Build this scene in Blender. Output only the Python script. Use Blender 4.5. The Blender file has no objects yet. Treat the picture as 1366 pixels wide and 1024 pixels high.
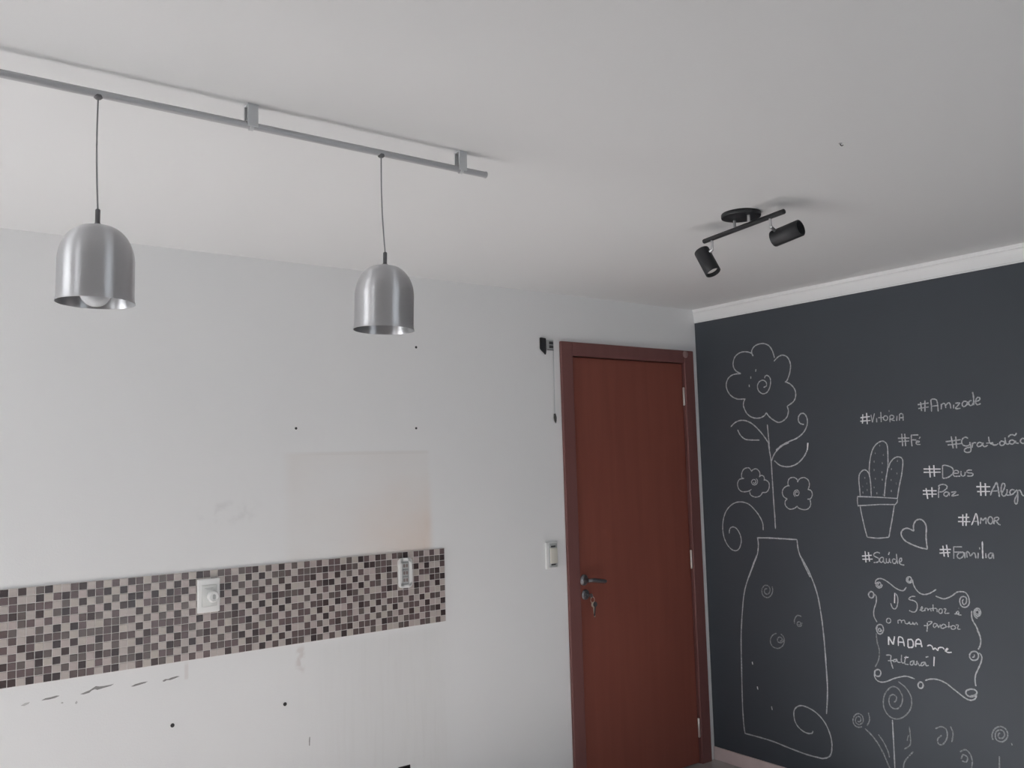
import bpy, bmesh, math, random
from mathutils import Vector, Matrix

sc = bpy.context.scene
C = sc.collection
PI = math.pi

# ------------------------------------------------------------------ camera, sky, light, exposure
cam_d = bpy.data.cameras.new('camera')
cam_d.sensor_width = 36.0
cam_d.lens = 31.2532
cam_d.clip_start = 0.05
cam = bpy.data.objects.new('camera', cam_d)
C.objects.link(cam)
R_ = Vector((0.8008, -0.5983, -0.0282)); U_ = Vector((-0.0308, -0.0882, 0.9956)); F_ = Vector((0.5982, 0.7964, 0.0890))
R_.normalize(); F_.normalize(); U_ = R_.cross(F_)
cam.matrix_world = Matrix(((R_.x, U_.x, -F_.x, -3.7333), (R_.y, U_.y, -F_.y, -3.2772), (R_.z, U_.z, -F_.z, 1.5849), (0, 0, 0, 1)))
sc.camera = cam

world = bpy.data.worlds.new('overcast_sky')
sc.world = world
world.use_nodes = True
wb = world.node_tree.nodes['Background']
wb.inputs['Color'].default_value = (0.87, 0.94, 1.0, 1)
wb.inputs['Strength'].default_value = 2.2

# high sun outside: falls through the two windows onto the floor out of frame, which bounces it up
sun_d = bpy.data.lights.new('sun', 'SUN')
sun_d.energy = 36.0
sun_d.angle = math.radians(0.6)
sun_d.color = (1.0, 0.992, 0.988)
sun = bpy.data.objects.new('sun', sun_d)
C.objects.link(sun)
sun.location = (-9, -1, 9)
sun.rotation_euler = Vector((0.89, -0.08, -0.395)).to_track_quat('-Z', 'Y').to_euler()

sc.view_settings.view_transform = 'Standard'
sc.view_settings.look = 'None'
sc.view_settings.gamma = 1.0
sc.view_settings.use_curve_mapping = False
sc.view_settings.exposure = 0.17
sc.cycles.max_bounces = 12
sc.cycles.diffuse_bounces = 8
sc.cycles.transparent_max_bounces = 12

H = 2.40                      # ceiling height
XL, YB = -5.3, -5.0           # left wall, wall behind the camera
# openings of the left wall: (y0, y1, z0, z1)
WINDOWS = [(-1.32, -0.27, 0.03, 2.10), (-2.60, -1.95, 1.05, 2.12)]
FW = (-2.40, -0.80, 0.06, 2.12)   # opening of the wall behind the camera: (x0, x1, z0, z1)


def portal(loc, rot, sx, sy):
    l = bpy.data.lights.new('window_daylight', 'AREA')
    l.shape = 'RECTANGLE'
    l.size, l.size_y = sx, sy
    l.cycles.is_portal = True
    o = bpy.data.objects.new('window_daylight', l)
    C.objects.link(o)
    o.location = loc
    o.rotation_euler = rot


for y0, y1, z0, z1 in WINDOWS:
    portal((XL - 0.16, (y0 + y1) / 2, (z0 + z1) / 2), (0, -PI / 2, 0), z1 - z0, y1 - y0)
portal(((FW[0] + FW[1]) / 2, YB - 0.16, (FW[2] + FW[3]) / 2), (PI / 2, 0, 0), FW[1] - FW[0], FW[3] - FW[2])


# ------------------------------------------------------------------ materials
def mat(name, col, rough=0.6, metal=0.0, spec=0.5, noise=None, bump=None):
    m = bpy.data.materials.new(name)
    m.use_nodes = True
    nt = m.node_tree
    b = nt.nodes['Principled BSDF']
    b.inputs['Base Color'].default_value = (*col, 1)
    b.inputs['Roughness'].default_value = rough
    b.inputs['Metallic'].default_value = metal
    b.inputs['Specular IOR Level'].default_value = spec
    if noise:
        sc_, amt = noise
        tc = nt.nodes.new('ShaderNodeTexCoord')
        n = nt.nodes.new('ShaderNodeTexNoise')
        n.inputs['Scale'].default_value = sc_
        n.inputs['Detail'].default_value = 4
        mx = nt.nodes.new('ShaderNodeMix'); mx.data_type = 'RGBA'
        mx.inputs[6].default_value = (*[c * (1 - amt) for c in col], 1)
        mx.inputs[7].default_value = (*[min(1, c * (1 + amt)) for c in col], 1)
        nt.links.new(tc.outputs['Object'], n.inputs['Vector'])
        nt.links.new(n.outputs['Fac'], mx.inputs[0])
        nt.links.new(mx.outputs[2], b.inputs['Base Color'])
    if bump:
        sc_, st = bump
        tc = nt.nodes.new('ShaderNodeTexCoord')
        n = nt.nodes.new('ShaderNodeTexNoise')
        n.inputs['Scale'].default_value = sc_
        n.inputs['Detail'].default_value = 3
        bp = nt.nodes.new('ShaderNodeBump')
        bp.inputs['Strength'].default_value = st
        bp.inputs['Distance'].default_value = 0.002
        nt.links.new(tc.outputs['Object'], n.inputs['Vector'])
        nt.links.new(n.outputs['Fac'], bp.inputs['Height'])
        nt.links.new(bp.outputs['Normal'], b.inputs['Normal'])
    return m


def white_wall_material():
    """white paint with the pale print of a removed cabinet, rusty tint and dragged vertical streaks"""
    m = bpy.data.materials.new('white_wall_paint')
    m.use_nodes = True
    nt = m.node_tree
    N, L = nt.nodes, nt.links
    b = N['Principled BSDF']
    b.inputs['Roughness'].default_value = 0.75
    b.inputs['Specular IOR Level'].default_value = 0.25
    geo = N.new('ShaderNodeNewGeometry')
    sep = N.new('ShaderNodeSeparateXYZ')
    L.new(geo.outputs['Position'], sep.inputs[0])

    def ramp(out, a, c):
        n = N.new('ShaderNodeMapRange')
        n.interpolation_type = 'SMOOTHSTEP'
        n.inputs['From Min'].default_value = a
        n.inputs['From Max'].default_value = c
        L.new(out, n.inputs['Value'])
        return n.outputs[0]

    def mul(*outs):
        r = outs[0]
        for o in outs[1:]:
            n = N.new('ShaderNodeMath'); n.operation = 'MULTIPLY'
            L.new(r, n.inputs[0])
            if isinstance(o, float):
                n.inputs[1].default_value = o
            else:
                L.new(o, n.inputs[1])
            r = n.outputs[0]
        return r

    X, Z = sep.outputs['X'], sep.outputs['Z']

    def noise(scale, detail=4, stretch=(1, 1, 1)):
        mp = N.new('ShaderNodeMapping')
        mp.inputs['Scale'].default_value = stretch
        L.new(geo.outputs['Position'], mp.inputs['Vector'])
        n = N.new('ShaderNodeTexNoise')
        n.inputs['Scale'].default_value = scale
        n.inputs['Detail'].default_value = detail
        L.new(mp.outputs[0], n.inputs['Vector'])
        return n.outputs['Fac']

    col = [None]

    def tint(fac, c):
        mx = N.new('ShaderNodeMix'); mx.data_type = 'RGBA'
        L.new(fac, mx.inputs[0])
        if col[0] is None:
            mx.inputs[6].default_value = (0.80, 0.80, 0.80, 1)
        else:
            L.new(col[0], mx.inputs[6])
        mx.inputs[7].default_value = (*c, 1)
        col[0] = mx.outputs[2]

    # broad blotches of hand-rolled paint
    tint(mul(ramp(noise(1.3), 0.4, 0.75), 0.35), (0.76, 0.77, 0.78))
    # patch where the cabinet hung
    patch = mul(ramp(X, -2.40, -2.34), ramp(X, -1.715, -1.745), ramp(Z, 1.66, 1.635), ramp(Z, 1.18, 1.22))
    tint(mul(patch, ramp(noise(2.2), 0.2, 0.8), 0.6), (0.75, 0.71, 0.68))
    rust = mul(ramp(X, -2.2, -1.88), ramp(X, -1.70, -1.75), ramp(Z, 1.62, 1.30), ramp(Z, 1.15, 1.22))
    tint(mul(rust, ramp(noise(3.0), 0.05, 0.6), 0.62), (0.77, 0.65, 0.57))
    drip = mul(ramp(X, -1.80, -1.76), ramp(X, -1.715, -1.735), ramp(Z, 1.42, 1.24), ramp(Z, 1.15, 1.22))
    tint(mul(drip, ramp(noise(14.0, 4, (1, 1, .3)), 0.4, 0.7), 0.4), (0.62, 0.46, 0.36))
    # upper edge of the old cabinet print
    edge = mul(ramp(Z, 1.635, 1.642), ramp(Z, 1.655, 1.648), ramp(X, -2.38, -2.2), ramp(X, -1.72, -1.74))
    tint(mul(edge, 0.25), (0.66, 0.63, 0.60))
    # smudges left of the patch
    sm = mul(ramp(X, -2.75, -2.60), ramp(X, -2.45, -2.56), ramp(Z, 1.38, 1.42), ramp(Z, 1.49, 1.45))
    tint(mul(sm, ramp(noise(20.0), 0.45, 0.7), 0.5), (0.6, 0.6, 0.6))
    # dragged streaks under the tile band
    st = mul(ramp(X, -2.5, -1.95), ramp(X, -1.60, -1.75), ramp(Z, 0.93, 0.88), ramp(Z, -0.1, 0.3))
    tint(mul(st, ramp(noise(9.0, 5, (6, 1, 0.35)), 0.42, 0.75), 0.2), (0.64, 0.63, 0.61))
    tint(mul(st, 0.38), (0.70, 0.698, 0.685))
    # old stain lines under the outlet and along the band
    ln = mul(ramp(X, -2.755, -2.748), ramp(X, -2.735, -2.742), ramp(Z, 0.93, 0.90), ramp(Z, 0.855, 0.865))
    tint(mul(ln, 0.4), (0.60, 0.54, 0.52))
    l2 = mul(ramp(X, -2.345, -2.325), ramp(X, -2.295, -2.31), ramp(Z, 0.92, 0.90), ramp(Z, 0.80, 0.84))
    tint(mul(l2, ramp(noise(30.0), 0.4, 0.6), 0.5), (0.58, 0.52, 0.50))
    L.new(col[0], b.inputs['Base Color'])
    # relief: fine roller texture plus vertical drag marks in the streak zone
    f1 = noise(160.0, 3)
    f2 = mul(st, noise(16.0, 4, (7, 1, 0.3)))
    ad = N.new('ShaderNodeMath'); ad.operation = 'MULTIPLY_ADD'
    L.new(f2, ad.inputs[0]); ad.inputs[1].default_value = 0.9; L.new(f1, ad.inputs[2])
    bp = N.new('ShaderNodeBump')
    bp.inputs['Strength'].default_value = 0.18
    bp.inputs['Distance'].default_value = 0.002
    L.new(ad.outputs[0], bp.inputs['Height'])
    L.new(bp.outputs['Normal'], b.inputs['Normal'])
    return m


def wood_material(name, c0, c1, rough=0.45):
    m = bpy.data.materials.new(name)
    m.use_nodes = True
    nt = m.node_tree
    N, L = nt.nodes, nt.links
    b = N['Principled BSDF']
    b.inputs['Roughness'].default_value = rough
    b.inputs['Specular IOR Level'].default_value = 0.35
    tc = N.new('ShaderNodeNewGeometry')
    mp = N.new('ShaderNodeMapping')
    mp.inputs['Scale'].default_value = (9, 9, 0.6)
    n = N.new('ShaderNodeTexNoise')
    n.inputs['Scale'].default_value = 2.2
    n.inputs['Detail'].default_value = 7
    n.inputs['Distortion'].default_value = 0.6
    mx = N.new('ShaderNodeMix'); mx.data_type = 'RGBA'
    mx.inputs[6].default_value = (*c0, 1)
    mx.inputs[7].default_value = (*c1, 1)
    L.new(tc.outputs['Position'], mp.inputs['Vector'])
    L.new(mp.outputs[0], n.inputs['Vector'])
    L.new(n.outputs['Fac'], mx.inputs[0])
    L.new(mx.outputs[2], b.inputs['Base Color'])
    return m


def spun_metal(name, col, rough, aniso):
    m = mat(name, col, rough, 1.0)
    nt = m.node_tree
    b = nt.nodes['Principled BSDF']
    b.inputs['Anisotropic'].default_value = aniso
    t = nt.nodes.new('ShaderNodeTangent')
    t.direction_type = 'RADIAL'
    t.axis = 'Z'
    b.inputs['Anisotropic Rotation'].default_value = 0.25
    nt.links.new(t.outputs[0], b.inputs['Tangent'])
    return m


def chalk_material(name, col, a0, a1):
    m = bpy.data.materials.new(name)
    m.use_nodes = True
    nt = m.node_tree
    N, L = nt.nodes, nt.links
    b = N['Principled BSDF']
    b.inputs['Base Color'].default_value = (*col, 1)
    b.inputs['Roughness'].default_value = 0.95
    b.inputs['Specular IOR Level'].default_value = 0.1
    g = N.new('ShaderNodeNewGeometry')
    n = N.new('ShaderNodeTexNoise')
    n.inputs['Scale'].default_value = 130
    n.inputs['Detail'].default_value = 2
    r = N.new('ShaderNodeMapRange')
    r.inputs['From Min'].default_value = 0.3
    r.inputs['From Max'].default_value = 0.7
    r.inputs['To Min'].default_value = a0
    r.inputs['To Max'].default_value = a1
    L.new(g.outputs['Position'], n.inputs['Vector'])
    L.new(n.outputs['Fac'], r.inputs['Value'])
    L.new(r.outputs[0], b.inputs['Alpha'])
    return m


M = dict(
    wall=white_wall_material(),
    plain=mat('white_paint', (0.78, 0.78, 0.78), 0.75, spec=0.25, bump=(150, .12)),
    ceiling=mat('ceiling_paint', (0.74, 0.74, 0.74), 0.85, spec=0.2, bump=(120, .12)),
    dark=mat('chalkboard_paint', (0.057, 0.066, 0.080), 0.55, spec=0.4, noise=(2.0, .06), bump=(180, .1)),
    floor=mat('floor_tile', (0.40, 0.376, 0.365), 0.15, noise=(6, .12)),
    bounce_ground=mat('pale_bounce_ground', (0.60, 0.60, 0.60), 0.8, noise=(3, .1)),  # pale surface of the ground added outside to bounce sunlight indoors
    skirting=mat('skirting_tile', (0.66, 0.54, 0.53), 0.4, noise=(14, .12)),
    plaster=mat('plaster_moulding', (0.84, 0.84, 0.84), 0.6, spec=0.3),
    grout=mat('grout', (0.72, 0.69, 0.67), 0.9),
    wood=wood_material('reddish_wood', (0.205, 0.060, 0.044), (0.280, 0.086, 0.060), 0.5),
    wood_frame=wood_material('reddish_wood_frame', (0.160, 0.066, 0.062), (0.205, 0.088, 0.080), 0.42),
    knob=mat('dull_pink_plastic', (0.28, 0.17, 0.16), 0.4),
    hinge=mat('pale_steel', (0.72, 0.66, 0.62), 0.35, 0.8),
    handle=mat('aged_steel', (0.26, 0.25, 0.26), 0.38, 0.9),
    key=mat('key_steel', (0.75, 0.66, 0.56), 0.3, 0.9),
    keydark=mat('key_bow', (0.05, 0.05, 0.055), 0.5),
    alu=spun_metal('spun_aluminium', (0.60, 0.60, 0.615), 0.40, 0.97),
    track=mat('satin_grey_metal', (0.46, 0.46, 0.475), 0.42, 0.5),
    clip=mat('bracket_grey', (0.58, 0.59, 0.60), 0.5, 0.3),
    cord=mat('grey_cord', (0.24, 0.24, 0.25), 0.5),
    grip=mat('cord_grip', (0.13, 0.13, 0.135), 0.45, 0.3),
    bulb=mat('opal_bulb', (0.60, 0.61, 0.63), 0.25),
    black=mat('black_satin', (0.017, 0.018, 0.021), 0.45),
    chrome=mat('brushed_steel', (0.62, 0.62, 0.63), 0.3, 0.9),
    lens=mat('lamp_face', (0.85, 0.83, 0.80), 0.2),
    white_pl=mat('white_plastic', (0.80, 0.80, 0.79), 0.35),
    dull_pl=mat('dull_white_plastic', (0.68, 0.69, 0.67), 0.4),
    cream_pl=mat('cream_plastic', (0.66, 0.64, 0.57), 0.4),
    grey_pl=mat('grey_plastic', (0.42, 0.43, 0.43), 0.45),
    dark_pl=mat('slot_dark', (0.05, 0.05, 0.05), 0.7),  # even dark plastic for slots, chain tip, hook and screw heads
    brown_pl=mat('socket_module', (0.24, 0.19, 0.18), 0.3),
    hole=mat('dark_hole', (0.035, 0.033, 0.033), 0.9),
    chip=mat('exposed_dark_plaster', (0.27, 0.265, 0.26), 0.9, noise=(60, .35)),
    chip_pale=mat('exposed_grey_plaster', (0.48, 0.475, 0.47), 0.9),
    chain=mat('thin_chain', (0.50, 0.51, 0.52), 0.4, 0.4),
    frame_w=mat('white_aluminium', (0.7, 0.7, 0.7), 0.4),
    chalk=[chalk_material('chalk_faint', (0.44, 0.46, 0.49), 0.36, 0.78),
           chalk_material('chalk', (0.62, 0.635, 0.67), 0.50, 0.95),
           chalk_material('chalk_bold', (0.86, 0.87, 0.90), 0.75, 1.0)],
)
gm = bpy.data.materials.new('window_glass')
gm.use_nodes = True
gn = gm.node_tree
gn.nodes.remove(gn.nodes['Principled BSDF'])
g_t = gn.nodes.new('ShaderNodeBsdfTransparent'); g_g = gn.nodes.new('ShaderNodeBsdfGlossy'); g_m = gn.nodes.new('ShaderNodeMixShader')
g_g.inputs['Roughness'].default_value = 0.02
g_m.inputs[0].default_value = 0.06
gn.links.new(g_t.outputs[0], g_m.inputs[1]); gn.links.new(g_g.outputs[0], g_m.inputs[2])
gn.links.new(g_m.outputs[0], gn.nodes['Material Output'].inputs['Surface'])
M['glass'] = gm


# ------------------------------------------------------------------ helpers
def tag(o, label=None, cat=None, group=None, kind=None):
    if label: o['label'] = label
    if cat: o['category'] = cat
    if group: o['group'] = group
    if kind: o['kind'] = kind
    return o


def empty(name, loc=(0, 0, 0), rot=(0, 0, 0)):
    o = bpy.data.objects.new(name, None)
    o.empty_display_size = 0.05
    C.objects.link(o)
    o.location = loc
    o.rotation_euler = rot
    return o


def obj(name, bm, material, parent=None, smooth=False):
    me = bpy.data.meshes.new(name)
    bmesh.ops.recalc_face_normals(bm, faces=bm.faces)
    bm.to_mesh(me)
    bm.free()
    for m in (material if isinstance(material, (list, tuple)) else [material]):
        me.materials.append(m)
    if smooth:
        for p in me.polygons: p.use_smooth = True
        try:
            me.set_sharp_from_angle(angle=math.radians(40))
        except Exception:
            pass
    o = bpy.data.objects.new(name, me)
    C.objects.link(o)
    if parent: o.parent = parent
    return o


def box(bm, x0, x1, y0, y1, z0, z1, mi=0):
    v = [bm.verts.new(p) for p in ((x0, y0, z0), (x1, y0, z0), (x1, y1, z0), (x0, y1, z0), (x0, y0, z1), (x1, y0, z1), (x1, y1, z1), (x0, y1, z1))]
    fs = []
    for f in ((0, 3, 2, 1), (4, 5, 6, 7), (0, 1, 5, 4), (1, 2, 6, 5), (2, 3, 7, 6), (3, 0, 4, 7)):
        q = bm.faces.new([v[i] for i in f]); q.material_index = mi
        fs.append(q)
    return v, fs


def bbox_bm(x0, x1, y0, y1, z0, z1, bev=0.0, seg=2):
    bm = bmesh.new()
    box(bm, min(x0, x1), max(x0, x1), min(y0, y1), max(y0, y1), min(z0, z1), max(z0, z1))
    if bev:
        bmesh.ops.bevel(bm, geom=bm.edges[:], offset=bev, segments=seg, affect='EDGES', profile=0.5)
    return bm


def lathe(bm, prof, n=32, at=(0, 0, 0), closed=False):
    """revolve (r, z) profile about local Z"""
    rings = []
    ax, ay, az = at
    for r, z in prof:
        if r < 1e-6:
            rings.append([bm.verts.new((ax, ay, az + z))])
        else:
            rings.append([bm.verts.new((ax + r * math.cos(2 * PI * i / n), ay + r * math.sin(2 * PI * i / n), az + z)) for i in range(n)])
    pairs = list(zip(rings, rings[1:]))
    if closed: pairs.append((rings[-1], rings[0]))
    for a, b in pairs:
        for i in range(n):
            j = (i + 1) % n
            if len(a) == 1 and len(b) == 1: continue
            if len(a) == 1: bm.faces.new((a[0], b[i], b[j]))
            elif len(b) == 1: bm.faces.new((a[i], a[j], b[0]))
            else: bm.faces.new((a[i], a[j], b[j], b[i]))
    return bm


def tube(bm, pts, rad, n=10, cap=True):
    pts = [Vector(p) for p in pts]
    rads = rad if isinstance(rad, (list, tuple)) else [rad] * len(pts)
    rings = []
    up = Vector((0, 0, 1))
    for i, p in enumerate(pts):
        d = (pts[min(i + 1, len(pts) - 1)] - pts[max(i - 1, 0)]).normalized()
        s = d.cross(up)
        if s.length < 1e-4: s = d.cross(Vector((1, 0, 0)))
        s.normalize()
        t = s.cross(d)
        rings.append([bm.verts.new(p + (s * math.cos(2 * PI * k / n) + t * math.sin(2 * PI * k / n)) * rads[i]) for k in range(n)])
    for a, b in zip(rings, rings[1:]):
        for k in range(n):
            j = (k + 1) % n
            bm.faces.new((a[k], a[j], b[j], b[k]))
    if cap:
        bm.faces.new(rings[0][::-1]); bm.faces.new(rings[-1])
    return bm


def oriented(bm, origin, axis):
    """turn a bmesh built along +Z so that +Z points along axis, then move it"""
    q = Vector((0, 0, 1)).rotation_difference(Vector(axis).normalized())
    bmesh.ops.transform(bm, matrix=Matrix.Translation(Vector(origin)) @ q.to_matrix().to_4x4(), verts=bm.verts)
    return bm


def prism(bm, poly, y0, y1):
    """extrude an (x, z) polygon from y0 to y1"""
    a = [bm.verts.new((x, y0, z)) for x, z in poly]
    b = [bm.verts.new((x, y1, z)) for x, z in poly]
    bm.faces.new(a); bm.faces.new(b[::-1])
    n = len(poly)
    for i in range(n):
        j = (i + 1) % n
        bm.faces.new((a[i], b[i], b[j], a[j]))
    return bm


def rrect(x0, x1, z0, z1, r, n=5):
    out = []
    for cx, cz, a0 in ((x1 - r, z1 - r, 0), (x0 + r, z1 - r, 90), (x0 + r, z0 + r, 180), (x1 - r, z0 + r, 270)):
        for k in range(n + 1):
            a = math.radians(a0 + 90 * k / n)
            out.append((cx + r * math.cos(a), cz + r * math.sin(a)))
    return out


def rring(bm, outer, inner, y0, y1):
    """extruded ring between two matching (x, z) outlines"""
    n = len(outer)
    V = [[bm.verts.new((x, y, z)) for x, z in pl] for y in (y0, y1) for pl in (outer, inner)]
    o0, i0, o1, i1 = V
    for k in range(n):
        j = (k + 1) % n
        bm.faces.new((o0[k], o0[j], i0[j], i0[k])); bm.faces.new((o1[k], i1[k], i1[j], o1[j]))
        bm.faces.new((o0[k], o1[k], o1[j], o0[j])); bm.faces.new((i0[k], i0[j], i1[j], i1[k]))
    return bm


def struct(name, bm, m, parent=None, smooth=False):
    o = obj(name, bm, m, parent, smooth)
    if parent is None: o['kind'] = 'structure'
    return o


# ------------------------------------------------------------------ room shell
T = 0.15
struct('floor', bbox_bm(XL - T, T, YB - T, T, -0.1, 0), M['floor'])
struct('ceiling', bbox_bm(XL - T, T, YB - T, T, H, H + 0.12), M['ceiling'])
# the white wall has an opening for the door and a recess for the bare wall box
DX0, DX1, DZ = -0.918, -0.105, 2.105
BX0, BX1, BZ0, BZ1 = -1.902, -1.846, 0.275, 0.374
bm = bmesh.new()
box(bm, XL - T, DX0, 0.05, T, 0, H)
box(bm, XL - T, BX0, 0, 0.05, 0, H)
box(bm, BX1, DX0, 0, 0.05, 0, H)
box(bm, BX0, BX1, 0, 0.05, 0, BZ0)
box(bm, BX0, BX1, 0, 0.05, BZ1, H)
box(bm, DX1, T, 0, T, 0, H)
box(bm, DX0, DX1, 0, T, DZ, H)
wall_back = struct('wall_back', bm, M['wall'])
wall_right = struct('wall_right', bbox_bm(0, T, YB - T, 0, 0, H), M['dark'])
bm = bmesh.new()
box(bm, XL - T, FW[0], YB - T, YB, 0, H); box(bm, FW[1], 0, YB - T, YB, 0, H)
box(bm, FW[0], FW[1], YB - T, YB, 0, FW[2]); box(bm, FW[0], FW[1], YB - T, YB, FW[3], H)
struct('wall_front', bm, M['plain'])
bm = bmesh.new()
ys = [YB, WINDOWS[1][0], WINDOWS[1][1], WINDOWS[0][0], WINDOWS[0][1], 0]
box(bm, XL - T, XL, ys[0], ys[1], 0, H); box(bm, XL - T, XL, ys[2], ys[3], 0, H); box(bm, XL - T, XL, ys[4], ys[5], 0, H)
for y0, y1, z0, z1 in WINDOWS:
    box(bm, XL - T, XL, y0, y1, 0, z0); box(bm, XL - T, XL, y0, y1, z1, H)
struct('wall_left', bm, M['plain'])
for k, (y0, y1, z0, z1) in enumerate(WINDOWS + [FW]):
    w = empty('window_%d' % (k + 1), (XL - 0.08, (y0 + y1) / 2, z0))
    if k == 2:
        w.location = ((y0 + y1) / 2, YB - 0.08, z0)
        w.rotation_euler = (0, 0, PI / 2)
    w['kind'] = 'structure'
    hy, hz = (y1 - y0) / 2, z1 - z0
    bm = bmesh.new()
    f = 0.04
    box(bm, -0.03, 0.03, -hy, hy, 0, f); box(bm, -0.03, 0.03, -hy, hy, hz - f, hz)
    for a in (-hy, hy - f, -f / 2): box(bm, -0.03, 0.03, a, a + f, f, hz - f)
    obj('window_frame', bm, M['frame_w'], w)
    for a, b in ((-hy + f, -f / 2), (f / 2, hy - f)):
        obj('pane', bbox_bm(-0.003, 0.003, a, b, f, hz - f), M['glass'], w)

# unseen slab added outside to keep the sun off the second left window
struct('added_sun_slab', bbox_bm(XL - 2.6, XL - T - 0.001, -4.3, -1.60, 1.95, 2.05), M['plain'])
struct('ground', bbox_bm(XL - 14, XL - T - 0.002, -10, 6, -0.3, -0.05), M['bounce_ground'])  # unseen pale ground added to bounce sun up through the windows onto the ceiling

# plaster cornice on the chalkboard wall
prof = [(0, 2.326), (-0.010, 2.326), (-0.011, 2.331), (-0.007, 2.334), (-0.008, 2.342), (-0.010, 2.352), (-0.013, 2.362),
        (-0.017, 2.371), (-0.021, 2.377), (-0.021, 2.382), (-0.018, 2.3845), (-0.020, 2.388), (-0.026, 2.391), (-0.028, 2.396), (-0.028, 2.3999), (0, 2.3999)]
prof = [(x * 0.55, z) for x, z in prof]
struct('trim_1', prism(bmesh.new(), prof, YB, -0.0005), M['plaster'])
# pinkish skirting tiles along the chalkboard wall
bb = empty('baseboard_right', (0, 0, 0)); bb['kind'] = 'structure'
y = -0.001
proto = None
while y > YB + 0.05:
    y2 = max(y - 0.45, YB + 0.001)
    obj('skirting_tile', bbox_bm(-0.008, -0.0005, y2 + 0.0012, y, 0.0005, 0.0665, 0.0012, 1), M['skirting'], bb)
    y = y2

# ------------------------------------------------------------------ door
door = empty('door_1', ((DX0 + DX1) / 2, 0, 0)); door['kind'] = 'structure'
dcx = (DX0 + DX1) / 2
AO = -0.016                                    # architrave face
jl = bbox_bm(-0.981 - dcx, -0.908 - dcx, AO, 0.0, 0, 2.168, 0.004, 2)
tag(obj('door_frame_jamb', jl, M['wood_frame'], door), 'left jamb of reddish wood')
jr = bbox_bm(-0.112 - dcx, -0.039 - dcx, AO, 0.0, 0, 2.168, 0.004, 2)
tag(obj('door_frame_jamb', jr, M['wood_frame'], door), 'right jamb of reddish wood')
tag(obj('door_frame_head', bbox_bm(-0.908 - dcx, -0.112 - dcx, AO, 0.0, 2.100, 2.168, 0.004, 2), M['wood_frame'], door), 'top piece of the reddish wood frame')
bm = bmesh.new()                                # lining inside the opening
box(bm, DX0 - dcx, -0.908 - dcx, 0.0, T, 0, DZ); box(bm, -0.112 - dcx, DX1 - dcx, 0.0, T, 0, DZ); box(bm, -0.908 - dcx, -0.112 - dcx, 0.0, T, 2.100, DZ)
# rebate behind the leaf, so that no light leaks around it
box(bm, -0.908 - dcx, -0.885 - dcx, 0.0395, 0.06, 0, 2.10); box(bm, -0.135 - dcx, -0.112 - dcx, 0.0395, 0.06, 0, 2.10)
box(bm, -0.885 - dcx, -0.135 - dcx, 0.0395, 0.06, 2.075, 2.10); box(bm, -0.908 - dcx, -0.112 - dcx, 0.0395, 0.06, -0.01, 0.03)
obj('door_lining', bm, M['wood_frame'], door)
tag(obj('door_leaf', bbox_bm(-0.9045 - dcx, -0.1155 - dcx, 0.004, 0.039, 0.006, 2.0965, 0.002, 1), M['wood'], door), 'plain flush leaf in reddish brown wood')
for zc in (1.919, 1.052, 0.184):
    bm = bmesh.new()
    lathe(bm, [(0, -0.049), (0.004, -0.049), (0.0062, -0.046), (0.0062, 0.046), (0.004, 0.049), (0, 0.049)], 12, (-0.1185 - dcx, -0.005, zc))
    for s in (-0.016, 0.016):
        lathe(bm, [(0.0062, s - .001), (0.0068, s - .0005), (0.0068, s + .0005), (0.0062, s + .001)], 12, (-0.1185 - dcx, -0.005, zc), True)
    tag(obj('hinge', bm, M['hinge'], door, True), 'pale steel hinge pin')
# lever handle: rosette, neck, lever
hd = obj('door_handle', oriented(lathe(bmesh.new(), [(0, 0), (0.026, 0), (0.026, 0.005), (0.022, 0.009), (0.013, 0.010), (0.011, 0.012), (0.0095, 0.045), (0, 0.045)], 24), (-0.872 - dcx, 0.004, 1.018), (0, -1, 0)), M['handle'], door, True)
tag(hd, 'aged steel lever handle')
bm = tube(bmesh.new(), [(-0.876 - dcx, -0.036, 1.019), (-0.862 - dcx, -0.040, 1.019), (-0.84 - dcx, -0.041, 1.017), (-0.80 - dcx, -0.041, 1.010), (-0.775 - dcx, -0.040, 1.006), (-0.764 - dcx, -0.037, 1.005)],
          [0.008, 0.010, 0.0105, 0.0100, 0.0095, 0.006], 14)
obj('lever', bm, M['handle'], hd, True)
lk = obj('lock_escutcheon', oriented(lathe(bmesh.new(), [(0, 0), (0.024, 0), (0.024, 0.005), (0.020, 0.008), (0.011, 0.009), (0.010, 0.014), (0, 0.014)], 24), (-0.866 - dcx, 0.004, 0.948), (0, -1, 0)), M['handle'], door, True)
tag(lk, 'round steel lock plate')
bm = lathe(bmesh.new(), [(0, 0), (0.017, 0), (0.019, 0.003), (0.019, 0.006), (0.015, 0.010), (0.007, 0.013), (0, 0.0135)], 20)
tag(obj('door_stop_button', oriented(bm, (-0.108 - dcx, AO, 2.146), (0, -1, 0)), M['knob'], door, True), 'dull pink round button on the frame corner')

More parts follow.
